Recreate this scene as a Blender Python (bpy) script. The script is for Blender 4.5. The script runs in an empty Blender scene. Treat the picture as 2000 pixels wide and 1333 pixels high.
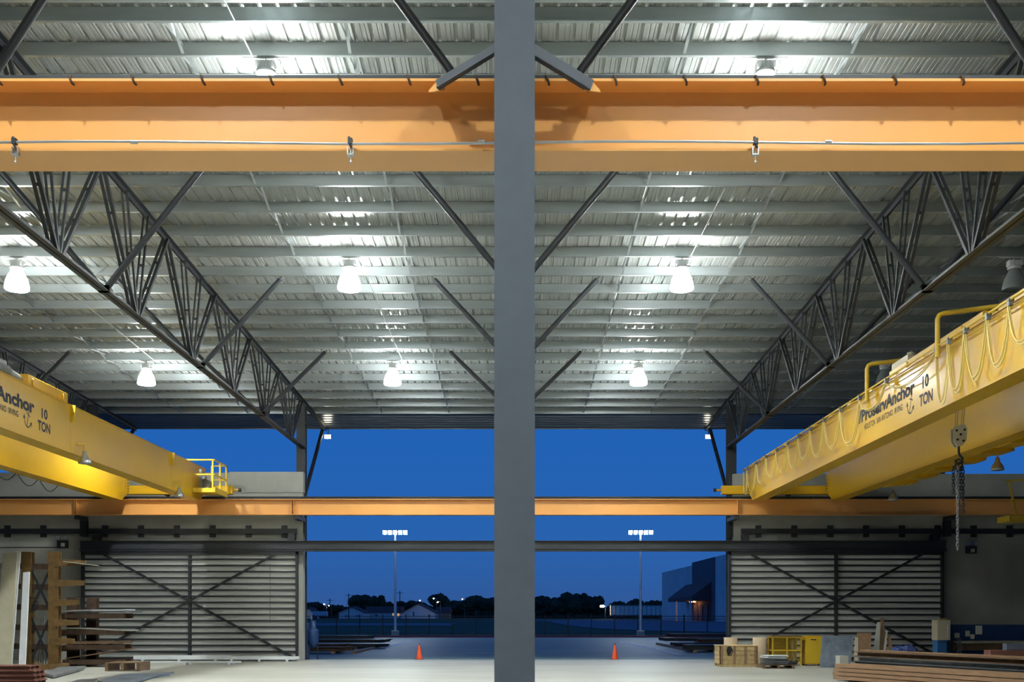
import bpy, math, random
from mathutils import Vector, Matrix
random.seed(7)
C = bpy.context.scene
col = C.collection
F = 2160.0; VX = 1007.0; VY = 1203.0; EYE = 1.91

# ------------------------------------------------------------------ camera, world, exposure
cd = bpy.data.cameras.new('camera'); cam = bpy.data.objects.new('camera', cd); col.objects.link(cam)
cam.location = (0, 0, EYE); cam.rotation_euler = (math.pi/2, 0, 0)
cd.sensor_width = 36; cd.sensor_fit = 'HORIZONTAL'; cd.lens = F/2000*36
cd.shift_x = -(VX-1000)/2000; cd.shift_y = (VY-666.5)/2000
cd.clip_start = .1; cd.clip_end = 3000
C.camera = cam
C.view_settings.view_transform = 'Standard'; C.view_settings.look = 'None'
C.view_settings.exposure = 0.0; C.view_settings.gamma = 1; C.view_settings.use_curve_mapping = False

def lin(c):
    return tuple(((v/255)/12.92 if v/255 <= .04045 else ((v/255+.055)/1.055)**2.4) for v in c)

w = bpy.data.worlds.new('dusk_sky'); C.world = w; w.use_nodes = True
nt = w.node_tree; nt.nodes.clear()
tc = nt.nodes.new('ShaderNodeTexCoord'); sx = nt.nodes.new('ShaderNodeSeparateXYZ')
rp = nt.nodes.new('ShaderNodeValToRGB'); bg = nt.nodes.new('ShaderNodeBackground'); ow = nt.nodes.new('ShaderNodeOutputWorld')
nt.links.new(tc.outputs['Generated'], sx.inputs[0]); nt.links.new(sx.outputs['Z'], rp.inputs[0])
e = rp.color_ramp.elements
e[0].position = 0.0; e[0].color = (*lin((52, 86, 146)), 1)
e[1].position = 1.0; e[1].color = (*lin((26, 62, 128)), 1)
for pos, c in ((.02, (46, 90, 156)), (.07, (40, 98, 174)), (.15, (34, 98, 181)), (.30, (32, 90, 170))):
    k = e.new(pos); k.color = (*lin(c), 1)
nt.links.new(rp.outputs[0], bg.inputs[0]); bg.inputs[1].default_value = 1.0
nt.links.new(bg.outputs[0], ow.inputs[0])

LAMP_E = 138.0      # emission of a lit high-bay globe
LENS_E = 3500.0     # its open bottom, where the bulb shows
FLOOD_E = 30.0
POLE_E = 330.0

# ------------------------------------------------------------------ materials
def mat(name, rgb, rough=.6, metal=0., var=.12, scale=3., bump=0., emit=0., stretch=(1, 1, 1), spec=.5, coat=0., alpha=None, dark=None, dthr=.6):
    m = bpy.data.materials.new(name); m.use_nodes = True
    n = m.node_tree; b = n.nodes['Principled BSDF']
    b.inputs['Roughness'].default_value = rough; b.inputs['Metallic'].default_value = metal
    b.inputs['Specular IOR Level'].default_value = spec
    b.inputs['Coat Weight'].default_value = coat; b.inputs['Coat Roughness'].default_value = .12
    c = lin(rgb)
    t = n.nodes.new('ShaderNodeTexCoord'); mp = n.nodes.new('ShaderNodeMapping'); mp.inputs['Scale'].default_value = stretch
    n.links.new(t.outputs['Object'], mp.inputs[0])
    no = n.nodes.new('ShaderNodeTexNoise'); no.inputs['Scale'].default_value = scale; no.inputs['Detail'].default_value = 6
    n.links.new(mp.outputs[0], no.inputs['Vector'])
    r = n.nodes.new('ShaderNodeValToRGB')
    r.color_ramp.elements[0].position = .3; r.color_ramp.elements[1].position = .7
    r.color_ramp.elements[0].color = (*[max(0, v*(1-var)) for v in c], 1)
    r.color_ramp.elements[1].color = (*[min(1, v*(1+var)) for v in c], 1)
    n.links.new(no.outputs[0], r.inputs[0])
    out = r.outputs[0]
    if dark:
        n2 = n.nodes.new('ShaderNodeTexNoise'); n2.inputs['Scale'].default_value = scale*.17; n2.inputs['Detail'].default_value = 8
        n.links.new(mp.outputs[0], n2.inputs['Vector'])
        r2 = n.nodes.new('ShaderNodeValToRGB'); r2.color_ramp.elements[0].position = dthr-.12; r2.color_ramp.elements[1].position = dthr+.12
        n.links.new(n2.outputs[0], r2.inputs[0])
        mx = n.nodes.new('ShaderNodeMixRGB'); n.links.new(r2.outputs[0], mx.inputs[0]); n.links.new(out, mx.inputs[1]); mx.inputs[2].default_value = (*lin(dark), 1)
        out = mx.outputs[0]
    n.links.new(out, b.inputs['Base Color'])
    if bump:
        bp = n.nodes.new('ShaderNodeBump'); bp.inputs['Strength'].default_value = bump; bp.inputs['Distance'].default_value = .02
        n.links.new(no.outputs[0], bp.inputs['Height']); n.links.new(bp.outputs[0], b.inputs['Normal'])
    if emit:
        b.inputs['Emission Color'].default_value = (*c, 1); b.inputs['Emission Strength'].default_value = emit
    if alpha is not None: b.inputs['Transmission Weight'].default_value = alpha
    return m

M = dict(
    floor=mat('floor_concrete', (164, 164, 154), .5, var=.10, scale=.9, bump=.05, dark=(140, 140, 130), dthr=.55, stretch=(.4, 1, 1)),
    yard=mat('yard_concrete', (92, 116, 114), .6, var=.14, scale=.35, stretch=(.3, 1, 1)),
    conc=mat('wall_concrete', (168, 170, 162), .85, var=.10, scale=1.2, dark=(138, 140, 132), dthr=.58, bump=.04),
    orange=mat('orange_paint', (226, 166, 92), .36, var=.03, scale=1.5),
    yellow=mat('yellow_paint', (208, 162, 14), .36, var=.03, scale=1.2, coat=.15),
    yellow2=mat('yellow_rail_paint', (214, 178, 46), .4, var=.03),
    cable=mat('cable_cream', (226, 206, 120), .4, var=.05),
    steel=mat('dark_primer_steel', (41, 45, 49), .48, var=.08, scale=5),
    column=mat('column_grey_paint', (62, 70, 80), .62, var=.05, scale=9),
    black=mat('black_steel', (34, 38, 42), .5, var=.1),
    galv=mat('galvanised_steel', (188, 196, 198), .3, metal=.75, var=.08, scale=1.6, stretch=(.35, 1, 3), dark=(168, 177, 179), dthr=.56),
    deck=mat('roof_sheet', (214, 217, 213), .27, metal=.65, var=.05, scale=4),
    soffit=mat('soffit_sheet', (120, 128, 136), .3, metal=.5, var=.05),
    alu=mat('bare_metal', (190, 194, 196), .3, metal=.8, var=.08),
    glass_on=mat('lit_globe', (246, 251, 249), .4, emit=LAMP_E, var=0),
    bulb=mat('lit_lens', (244, 250, 248), .4, emit=LENS_E, var=0),
    glass_off=mat('unlit_globe', (150, 158, 158), .15, var=.05, alpha=.35),
    ballast=mat('ballast_white', (196, 200, 200), .5),
    flood=mat('flood_lens', (255, 244, 215), .4, emit=FLOOD_E, var=0),
    polelens=mat('pole_lens', (228, 246, 255), .4, emit=POLE_E, var=0),
    streetlens=mat('street_lens', (255, 236, 190), .4, emit=110, var=0),
    warmlens=mat('warm_lens', (255, 190, 120), .4, emit=40, var=0),
    glow=mat('lit_window', (255, 205, 140), .4, emit=.5, var=0),
    door=mat('door_sheet', (238, 240, 234), .6, var=.04, scale=1.5),
    girt=mat('door_frame_black', (27, 30, 33), .5, var=.1),
    rust=mat('rust_brown', (112, 86, 46), .8, var=.25, scale=6),
    darkrust=mat('dark_rust', (72, 54, 40), .8, var=.3, scale=6),
    plate=mat('steel_plate', (122, 126, 128), .45, metal=.4, var=.25, scale=3),
    platelight=mat('pale_plate', (170, 170, 160), .45, var=.12, scale=3),
    plateblue=mat('blue_grey_plate', (120, 132, 146), .5, metal=.3, var=.25, scale=5, dark=(80, 88, 98), dthr=.6),
    white=mat('white_sheet', (205, 210, 212), .5, var=.06),
    beige=mat('beige_board', (190, 184, 158), .6, var=.08),
    wood=mat('timber', (138, 108, 80), .75, var=.2, scale=5, stretch=(1, .2, 4)),
    crate=mat('crate_wood', (186, 160, 112), .8, var=.22, scale=7),
    darkwood=mat('old_wood', (110, 88, 66), .85, var=.25, scale=5),
    red=mat('red_oxide', (124, 80, 68), .7, var=.12, scale=4),
    card=mat('cardboard_tube', (176, 156, 128), .8, var=.08),
    blue=mat('blue_paint', (54, 112, 176), .45, var=.05),
    navy=mat('dark_blue_paint', (34, 66, 116), .5, var=.08),
    tarp=mat('blue_tarp', (46, 66, 120), .6, var=.3, scale=5),
    cream=mat('cream_paint', (222, 214, 186), .5, var=.03),
    paper=mat('paper', (214, 216, 206), .8, var=.03),
    letter=mat('black_lettering', (22, 22, 22), .6, var=0),
    cone=mat('cone_orange', (232, 84, 32), .5, var=.05),
    kerb=mat('red_kerb', (150, 66, 70), .7, var=.15, scale=1),
    line=mat('white_marking', (226, 230, 232), .7, var=.05),
    grass=mat('grass', (52, 78, 40), .95, var=.25, scale=.3),
    road=mat('road_asphalt', (120, 122, 132), .9, var=.1, scale=.2),
    leaf=mat('tree_leaf', (44, 60, 40), .9, var=.4, scale=.5),
    bark=mat('bark', (60, 50, 42), .9, var=.2),
    roofing=mat('shingle', (92, 70, 68), .9, var=.12),
    siding=mat('house_siding', (232, 232, 228), .8, var=.04),
    warmlit=mat('house_siding_warmlit', (206, 160, 130), .8, var=.04),  # pale siding with the warm street light painted into its colour
    tiltup=mat('pale_tiltup', (225, 222, 214), .85, var=.08, scale=.3),
    brownwall=mat('brown_tiltup', (112, 102, 106), .85, var=.08, scale=.3),
    awning=mat('awning_brown', (120, 76, 72), .8, var=.05),
    glass=mat('window_glass', (30, 40, 60), .1, var=0),
)

# ------------------------------------------------------------------ mesh builder
class MB:
    def __init__(s): s.v = []; s.f = []; s.sm = []
    def add(s, vs, fs, smooth=False):
        o = len(s.v); s.v += [tuple(p) for p in vs]
        for f in fs: s.f.append([i+o for i in f]); s.sm.append(smooth)
        return s
    def box(s, x0, y0, z0, x1, y1, z1):
        if x0 > x1: x0, x1 = x1, x0
        if y0 > y1: y0, y1 = y1, y0
        if z0 > z1: z0, z1 = z1, z0
        vs = [(x0,y0,z0),(x1,y0,z0),(x1,y1,z0),(x0,y1,z0),(x0,y0,z1),(x1,y0,z1),(x1,y1,z1),(x0,y1,z1)]
        return s.add(vs, [(0,3,2,1),(4,5,6,7),(0,1,5,4),(1,2,6,5),(2,3,7,6),(3,0,4,7)])
    def bbox(s, x0, y0, z0, x1, y1, z1, b=.01):
        """box with chamfered long edges (profile in XZ extruded along the longest axis)"""
        dx, dy, dz = x1-x0, y1-y0, z1-z0
        if dx >= dy and dx >= dz:
            pr = [(y0+b,z0),(y1-b,z0),(y1,z0+b),(y1,z1-b),(y1-b,z1),(y0+b,z1),(y0,z1-b),(y0,z0+b)]
            return s.prism([(x0,a,c) for a,c in pr], (dx,0,0))
        if dy >= dz:
            pr = [(x0+b,z0),(x1-b,z0),(x1,z0+b),(x1,z1-b),(x1-b,z1),(x0+b,z1),(x0,z1-b),(x0,z0+b)]
            return s.prism([(a,y0,c) for a,c in pr], (0,dy,0))
        pr = [(x0+b,y0),(x1-b,y0),(x1,y0+b),(x1,y1-b),(x1-b,y1),(x0+b,y1),(x0,y1-b),(x0,y0+b)]
        return s.prism([(a,c,z0) for a,c in pr], (0,0,dz))
    def prism(s, pts, d, smooth=False):
        n = len(pts); d = Vector(d)
        # orientation
        nn = Vector((0,0,0)); P = [Vector(p) for p in pts]
        for i in range(n): nn += P[i].cross(P[(i+1) % n])
        if nn.dot(d) > 0: P.reverse()
        vs = P+[p+d for p in P]
        fs = [tuple(range(n)), tuple(reversed(range(n, 2*n)))]
        for i in range(n):
            j = (i+1) % n; fs.append((i, n+i, n+j, j))
        return s.add(vs, fs, smooth)
    def frame(s, p, q, up=(0,0,1)):
        p, q = Vector(p), Vector(q); d = (q-p).normalized(); up = Vector(up)
        if abs(d.dot(up)) > .97: up = Vector((0,1,0)) if abs(d.y) < .9 else Vector((1,0,0))
        a = d.cross(up).normalized(); b = a.cross(d).normalized()
        return p, q, a, b
    def bar(s, p, q, w, h, up=(0,0,1)):
        p, q, a, b = s.frame(p, q, up)
        pr = [p+a*x+b*y for x, y in ((-w/2,-h/2),(w/2,-h/2),(w/2,h/2),(-w/2,h/2))]
        return s.prism(pr, q-p)
    def sweep(s, prof, p, q, up=(0,0,1)):
        p, q, a, b = s.frame(p, q, up)
        return s.prism([p+a*x+b*y for x, y in prof], q-p)
    def tube(s, pts, r, n=8, closed=False):
        pts = [Vector(p) for p in pts]; rings = []; m = len(pts)
        prev = None
        for i, p in enumerate(pts):
            t = (pts[min(i+1, m-1)]-pts[max(i-1, 0)]).normalized()
            if prev is None:
                a = t.cross(Vector((0,0,1)))
                if a.length < .1: a = t.cross(Vector((1,0,0)))
            else: a = prev-t*prev.dot(t)
            a.normalize(); prev = a; b = t.cross(a)
            rr = r[i] if isinstance(r, (list, tuple)) else r
            rings.append([p+(a*math.cos(2*math.pi*k/n)+b*math.sin(2*math.pi*k/n))*rr for k in range(n)])
        vs = [v for R in rings for v in R]; fs = []
        for i in range(m-1):
            for k in range(n):
                l = (k+1) % n; fs.append((i*n+k, i*n+l, (i+1)*n+l, (i+1)*n+k))
        s.add(vs, fs, True)
        s.add(rings[0], [tuple(reversed(range(n)))]); s.add(rings[-1], [tuple(range(n))])
        return s
    def lathe(s, c, prof, n=20, smooth=True, cap=True):
        """prof: list of (r, z) from bottom to top"""
        c = Vector(c); vs = []; fs = []
        for r, z in prof:
            for k in range(n):
                a = 2*math.pi*k/n; vs.append(c+Vector((r*math.cos(a), r*math.sin(a), z)))
        m = len(prof)
        for i in range(m-1):
            for k in range(n):
                l = (k+1) % n; fs.append((i*n+k, i*n+l, (i+1)*n+l, (i+1)*n+k))
        s.add(vs, fs, smooth)
        if cap:
            s.add(vs[:n], [tuple(reversed(range(n)))]); s.add(vs[-n:], [tuple(range(n))])
        return s
    def blob(s, c, rx, ry, rz, n=10, m=7, jit=.12, rnd=random):
        vs = []; fs = []
        for i in range(m+1):
            th = math.pi*i/m
            for k in range(n):
                a = 2*math.pi*k/n; j = 1+rnd.uniform(-jit, jit)
                vs.append((c[0]+rx*j*math.sin(th)*math.cos(a), c[1]+ry*j*math.sin(th)*math.sin(a), c[2]+rz*j*math.cos(th)))
        for i in range(m):
            for k in range(n):
                l = (k+1) % n; fs.append((i*n+k, (i+1)*n+k, (i+1)*n+l, i*n+l))
        return s.add(vs, fs, False)

def wloc(o):
    v = Vector((0,0,0))
    while o is not None: v += o.location; o = o.parent
    return v

def build(mb, name, m, parent=None, loc=None):
    if parent is not None and loc is None: off = wloc(parent); l = Vector((0,0,0))
    else:
        if loc is None:
            xs = [p[0] for p in mb.v]; ys = [p[1] for p in mb.v]; zs = [p[2] for p in mb.v]
            loc = ((min(xs)+max(xs))/2, (min(ys)+max(ys))/2, min(zs))
        off = Vector(loc); l = off
    me = bpy.data.meshes.new(name)
    me.from_pydata([(p[0]-off.x, p[1]-off.y, p[2]-off.z) for p in mb.v], [], mb.f)
    me.polygons.foreach_set('use_smooth', mb.sm); me.update()
    me.materials.append(m if not isinstance(m, str) else M[m])
    o = bpy.data.objects.new(name, me); col.objects.link(o); o.location = l
    if parent is not None: o.parent = parent
    return o

def tag(o, label, cat, group=None, kind=None):
    o['label'] = label; o['category'] = cat
    if group: o['group'] = group
    if kind: o['kind'] = kind
    return o
def thing(name, label, cat, loc=(0,0,0), group=None):
    o = bpy.data.objects.new(name, None); col.objects.link(o); o.location = loc; o.empty_display_size = .2
    return tag(o, label, cat, group)
def struct(name, mb, m, parent=None):
    o = build(mb, name, m, parent)
    if parent is None: o['kind'] = 'structure'
    return o
def dup(o, loc=None, label=None, parent=None):
    c = o.copy(); col.objects.link(c)
    if loc is not None: c.location = loc
    if label: c['label'] = label
    if parent is not None: c.parent = parent
    for ch in list(o.children): dup(ch, parent=c)
    return c
def solo(mb, name, m, label, cat, group=None):
    return tag(build(mb, name, m), label, cat, group)
ORD = ['first','second','third','fourth','fifth','sixth','seventh','eighth','ninth','tenth','eleventh','twelfth','thirteenth','fourteenth','fifteenth','sixteenth','seventeenth','eighteenth','nineteenth','twentieth','twenty-first','twenty-second','twenty-third','twenty-fourth','twenty-fifth','twenty-sixth','twenty-seventh','twenty-eighth']
def at(px, py, Y): return Vector(((px-VX)*Y/F, Y, EYE-(py-VY)*Y/F))
def gy(py): return F*EYE/(py-VY)
def gx(px, Y): return (px-VX)*Y/F

BAY = 9.144
def zp(Y): return EYE+10.03-.0357*(Y-25.85)         # underside of a purlin
PUR = [17.0, 18.55, 19.15, 20.25, 21.36, 22.8, 24.33]+[25.85+1.524*k for k in range(17)]

# ------------------------------------------------------------------ roof
X0, X1 = -30.0, 30.0
def deck_profile():
    out = []; p = .3048; x = X0; 
    while x < X1:
        out += [(x, 0), (x+.085, 0), (x+.092, .007), (x+.108, .007), (x+.115, 0), (x+.172, 0), (x+.179, .007), (x+.195, .007), (x+.202, 0), (x+.232, 0), (x+.25, .046), (x+.287, .046)]
        x += p
    return out
mb = MB(); pr = deck_profile(); Ya, Yb = -8.0, 50.3
n = len(pr)
for lift, flip in ((.29, True), (.296, False)):
    vs = [(x, Ya, zp(Ya)+lift+z) for x, z in pr]+[(x, Yb, zp(Yb)+lift+z) for x, z in pr]
    fs = [((i, i+1, n+i+1, n+i) if not flip else (i, n+i, n+i+1, i+1)) for i in range(n-1)]
    mb.add(vs, fs)
ceil = struct('ceiling', mb, 'deck'); ceil['label'] = 'ribbed pale metal roof sheeting'

# canopy soffit over the far eave, ribs running across
mb = MB(); Y = 50.3; pts = []
while Y < 53.3:
    pts += [(Y, 0), (Y+.30, 0), (Y+.34, .05), (Y+.46, .05)]
    Y += .5
pts.append((53.35, 0))
for lift, flip in ((-.02, False), (-.012, True)):
    vs = [(X0, y, zp(y)+z+lift) for y, z in pts]+[(X1, y, zp(y)+z+lift) for y, z in pts]
    k = len(pts); mb.add(vs, [((i, i+1, k+i+1, k+i) if flip else (i, k+i, k+i+1, i+1)) for i in range(k-1)])
mb.box(X0, 53.35, zp(53.3)-.05, X1, 53.42, zp(53.3)+.36)
mb.box(X0, 50.25, zp(50.3)+.285, X1, 53.4, zp(50.3)+.345)
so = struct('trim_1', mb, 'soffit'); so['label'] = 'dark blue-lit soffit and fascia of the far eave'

def purlin(Y):
    zb = zp(Y); zt = zb+.28; t = .008
    pr = [(-.07, zb+.022), (-.07, zb), (t, zb), (t, zt-t), (.07, zt-t), (.07, zt-.022), (.07+t, zt-.022), (.07+t, zt), (0, zt), (0, zb+t), (-.07+t, zb+t), (-.07+t, zb+.022)]
    return MB().prism([(X0, Y+a, z) for a, z in pr], (X1-X0, 0, 0))
first = None
for i, Y in enumerate(PUR):
    lab = '%s galvanised roof purlin counted from the top of the picture towards the eave' % ORD[i]
    if i < 3: lab = '%s galvanised roof purlin from the top of the picture' % ORD[i]
    if i == len(PUR)-1: lab = 'last galvanised roof purlin before the dark blue soffit'
    if first is None:
        first = solo(purlin(Y), 'roof_purlin', 'galv', lab, 'purlin', 'galvanised roof purlins')
    else:
        o = dup(first, (first.location.x, Y+.004, zp(Y)), lab)

# bridging straps between the purlins
side = {-15.24: 'far left bay, outer row', -12.19: 'left outer bay, inner row', -6.1: 'left middle bay, row nearer the left truss', -3.05: 'left middle bay, row nearer the centre column', 3.05: 'right middle bay, row nearer the centre column', 6.1: 'right middle bay, row nearer the right truss', 12.19: 'right outer bay, inner row', 15.24: 'right outer bay, outer row'}
for X, d in side.items():
    mb = MB()
    for a, b in zip(PUR[:-1], PUR[1:]):
        if b-a < .8: continue
        za, zb_ = zp(a), zp(b)
        mb.bar((X, a+.01, za+.02), (X+.03, b-.07, zb_+.21), .05, .008, (1,0,0.3))
        mb.bar((X+.06, a+.01, za+.25), (X+.03, b-.07, zb_+.03), .055, .006, (0,0,1))
    solo(mb, 'purlin_bridging', 'galv', 'line of thin galvanised bridging straps between purlins, '+d, 'bridging', 'bridging rows between the purlins')

# ------------------------------------------------------------------ trusses
def dangle(mb, p, q, s=.1, gap=.014, t=.012, flip=1):
    """double angle, toes up or down"""
    for sg in (1, -1):
        pr = [(sg*gap, 0), (sg*(gap+s), 0), (sg*(gap+s), t*flip), (sg*(gap+t), t*flip), (sg*(gap+t), s*1.2*flip), (sg*gap, s*1.2*flip)]
        mb.sweep(pr, p, q)
BOT = EYE+7.2
def truss(X, label, ynear=10.3, braces=(1, -1)):
    t = thing('roof_truss', label, 'truss', (X, ynear, 0), 'dark steel roof trusses')
    mb = MB(); dangle(mb, (X, ynear, zp(ynear)-.01), (X, 53.3, zp(53.3)-.03), .11, flip=-1); build(mb, 'top_chord', 'steel', t)
    mb = MB(); dangle(mb, (X, ynear, BOT), (X, 47.6, BOT), .11, flip=1); build(mb, 'bottom_chord', 'steel', t)
    for k in range(-3, 5):
        yb = 26.61+4.572*k
        for dy in (-2.286, -.762, .762, 2.286):
            yt = yb+dy
            if yt < ynear: continue
            big = abs(dy) > 1
            mb = MB(); s = .075 if big else .05; g = .055
            p = Vector((X, yb+.12*(1 if dy > 0 else -1)*(1 if big else .3), BOT+.03)); q = Vector((X, yt, zp(yt)-.09))
            for sg in (1, -1):
                o = Vector((sg*g, 0, 0))
                mb.sweep([(-s/2, -s/2), (s/2, -s/2), (s/2, -s/2+.012), (-s/2+.012, -s/2+.012), (-s/2+.012, s/2), (-s/2, s/2)] if sg > 0 else [(s/2, -s/2), (-s/2, -s/2), (-s/2, -s/2+.012), (s/2-.012, -s/2+.012), (s/2-.012, s/2), (s/2, s/2)], p+o, q+o, (0,1,0))
            for fr in ((.5,) if not big else (.35, .68)):
                c = p.lerp(q, fr); mb.box(c.x-g-.03, c.y-.02, c.z-.03, c.x+g+.03, c.y+.02, c.z+.03)
            build(mb, 'web_member', 'steel', t)
    for Y in PUR:
        if Y < ynear: continue
        mb = MB().box(X-.09, Y+.012, zp(Y)-.02, X+.09, Y+.024, zp(Y)+.22).box(X-.09, Y+.012, zp(Y)-.025, X+.09, Y+.11, zp(Y)-.008)
        build(mb, 'purlin_clip', 'black', t)
    for Y in (17.5, 24.57, 32.1, 39.8):
        yp = min(PUR, key=lambda a: abs(a-Y))
        for sg in braces:
            q = Vector((X+sg*2.42, yp-.02, zp(yp)-.03)); p = Vector((X+sg*.05, Y, BOT+.07)); d = (q-p).normalized()
            mb = MB().tube([p+d*.12, q-d*.1], .072, 10); mb.bar(p, p+d*.2, .14, .02, (0,1,0)); mb.bar(q-d*.2, q, .02, .12, (0,1,0))
            mb.box(X-.12, Y-.06, BOT-.01, X+.12, Y+.06, BOT+.13)
            build(mb, 'knee_brace', 'steel', t)
    return t
truss(0, 'dark steel roof truss hidden behind the centre column, with knee braces on both sides')
truss(-BAY, 'dark steel roof truss left of the centre column, crossing the left ceiling bay')
truss(BAY, 'dark steel roof truss right of the centre column, above the right crane')
truss(-2*BAY, 'dark steel roof truss at the far left, above the left crane')
truss(2*BAY, 'dark steel roof truss at the far right, behind the right crane')

# ------------------------------------------------------------------ columns
def wflange(mb, x, y, z0, z1, w=.36, d=.36, tf=.025, tw=.016, turn=False):
    if turn: # flanges face +-X
        pr = [(-d/2,-w/2),(-d/2+tf,-w/2),(-d/2+tf,-tw/2),(d/2-tf,-tw/2),(d/2-tf,-w/2),(d/2,-w/2),(d/2,w/2),(d/2-tf,w/2),(d/2-tf,tw/2),(-d/2+tf,tw/2),(-d/2+tf,w/2),(-d/2,w/2)]
    else:
        pr = [(-w/2,-d/2),(w/2,-d/2),(w/2,-d/2+tf),(tw/2,-d/2+tf),(tw/2,d/2-tf),(w/2,d/2-tf),(w/2,d/2),(-w/2,d/2),(-w/2,d/2-tf),(-tw/2,d/2-tf),(-tw/2,-d/2+tf),(-w/2,-d/2+tf)]
    return mb.prism([(x+a, y+b, z0) for a, b in pr], (0,0,z1-z0))
t = thing('steel_column', 'big grey steel column standing in the middle, in front of the near orange beam', 'column', (0, 9.77, 0))
cx = -.009
mb = MB(); wflange(mb, cx, 9.75, .03, zp(9.8)-.02, w=.352, d=.30, tf=.03, tw=.02); build(mb, 'shaft', 'column', t)
build(MB().box(cx-.3, 9.5, 0, cx+.3, 10.05, .03), 'base_plate', 'column', t)
for sg in (-1, 1):
    mb = MB(); a = Vector((cx+sg*.14, 9.70, EYE+4.985)); b = Vector((cx+sg*.695, 9.93, EYE+4.765))
    mb.sweep([(-.004, -.05), (.006, -.05), (.006, .05), (-.004, .05)], a, b).sweep([(-.05, -.05), (.006, -.05), (.006, -.04), (-.05, -.04)], a, b)
    build(mb, 'brace_arm', 'column', t)

def fcol(X, label):
    YC = 47.78; inner = abs(X) < 12; sg = 1 if X < 0 else -1; bx = X+sg*.1 if inner else X
    t = thing('steel_column', label, 'column', (X, YC, 0), 'dark steel columns of the far wall line')
    mb = MB(); wflange(mb, X, YC, .03, zp(47.8)-.16, w=.38, d=.4, turn=False); build(mb, 'shaft', 'black', t)
    build(MB().box(X-.22, YC-.24, 0, X+.22, YC+.24, .03), 'base_plate', 'black', t)
    build(MB().box(X-.21, YC-.22, zp(47)-1.0, X+.21, YC+.22, zp(47)-.94), 'splice_plate', 'black', t)
    ye = YC-.2 if inner else 47.04
    mb = MB().box(bx-.11, 46.1, EYE+4.02, bx+.11, ye, EYE+4.185)
    mb.box(bx-.13, ye-.3, EYE+3.35, bx+.13, ye-.27, EYE+4.02).box(bx-.13, ye-.03, EYE+3.35, bx+.13, ye, EYE+4.02).box(bx-.01, ye-.3, EYE+3.35, bx+.01, ye, EYE+4.02)
    build(mb, 'beam_bracket', 'black', t)
    mb = MB().tube([(X, YC+.25, EYE+4.9), (X, 52.9, zp(53)-.2)], .09, 10); build(mb, 'canopy_brace', 'steel', t)
    return t
fcol(-BAY-.1, 'dark steel column at the left edge of the open doorway')
fcol(BAY+.17, 'dark steel column at the right edge of the open doorway')
fcol(-2*BAY, 'dark steel column behind the left crane girder')
fcol(2*BAY, 'dark steel column at the far right, behind the hook chain')

# ------------------------------------------------------------------ crane runway beams
def runway(label, y0, y1, X0_, X1_, clips, near):
    t = thing('crane_runway_beam', label, 'beam', (0, (y0+y1)/2, EYE+4.2), 'orange crane runway beams')
    z0, z1 = EYE+4.2, EYE+4.856; ym = (y0+y1)/2; tf = .025; 
    pr = [(y0,z0),(y1,z0),(y1,z0+tf),(ym+.009,z0+tf),(ym+.009,z1-tf),(y1,z1-tf),(y1,z1),(y0,z1),(y0,z1-tf),(ym-.009,z1-tf),(ym-.009,z0+tf),(y0,z0+tf)]
    build(MB().prism([(X0_, a, b) for a, b in pr], (X1_-X0_,0,0)), 'beam_body', 'orange', t)
    pr = [(-.065,0),(.065,0),(.065,.012),(.012,.03),(.012,.085),(.035,.095),(.035,.125),(-.035,.125),(-.035,.095),(-.012,.085),(-.012,.03),(-.065,.012)]
    build(MB().prism([(X0_, ym+a, z1+b) for a, b in pr], (X1_-X0_,0,0)), 'rail', 'black', t)
    for x in clips:
        mb = MB()
        if near: # hook bolt over the flange edge, up to the rail
            mb.tube([(x-.02, ym-.06, z1+.04), (x-.02, y0-.012, z1+.018), (x-.005, y0-.016, z1-.02), (x+.004, y0-.006, z1-.045), (x+.008, y0+.03, z1-.045)], .011, 6)
        else: mb.box(x-.035, y0-.01, z1-.0, x+.035, ym-.066, z1+.04)
        build(mb, 'rail_clip', 'darkrust' if near else 'black', t)
    return t, ym, z0, z1
tn, ymn, z0, z1 = runway('near orange crane runway beam crossing the whole upper picture', 9.99, 10.45, -16, 16, [((px-VX)*9.99/F) for px in (140,262,397,531,666,800,933,1071,1203,1340,1480,1611,1750,1882)]+[-5.3, -4.66, 4.65, 5.28], True)
for sg in (-1, 1):   # gusset plates below the top flange
    build(MB().prism([(cx+sg*.60, 9.935, z1-.0), (cx+sg*.63, 9.935, z1-.135), (cx+sg*.775, 9.935, z1-.150), (cx+sg*.765, 9.935, z1-.128), (cx+sg*.655, 9.935, z1-.0)], (0,.012,0)).prism([(cx+sg*.62, 9.945, z1-.025), (cx+sg*.76, 9.945, z1-.13), (cx+sg*.72, 10.2, z1-.03)], (0,0,-.012)), 'gusset', 'orange', tn)
tf_, ymf, _, _ = runway('far orange crane runway beam spanning the doorway, carrying both yellow cranes', 46.05, 46.51, -30, 30, [-22.6+.615*i for i in range(75)], False)
for X in (-18.35, -9.3, 9.3, 18.5):
    for d in (-.035, .035):
        build(MB().box(X+d-.008, 46.07, EYE+4.225, X+d+.008, ymf-.01, EYE+4.83), 'stiffener', 'orange', tf_)

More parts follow.
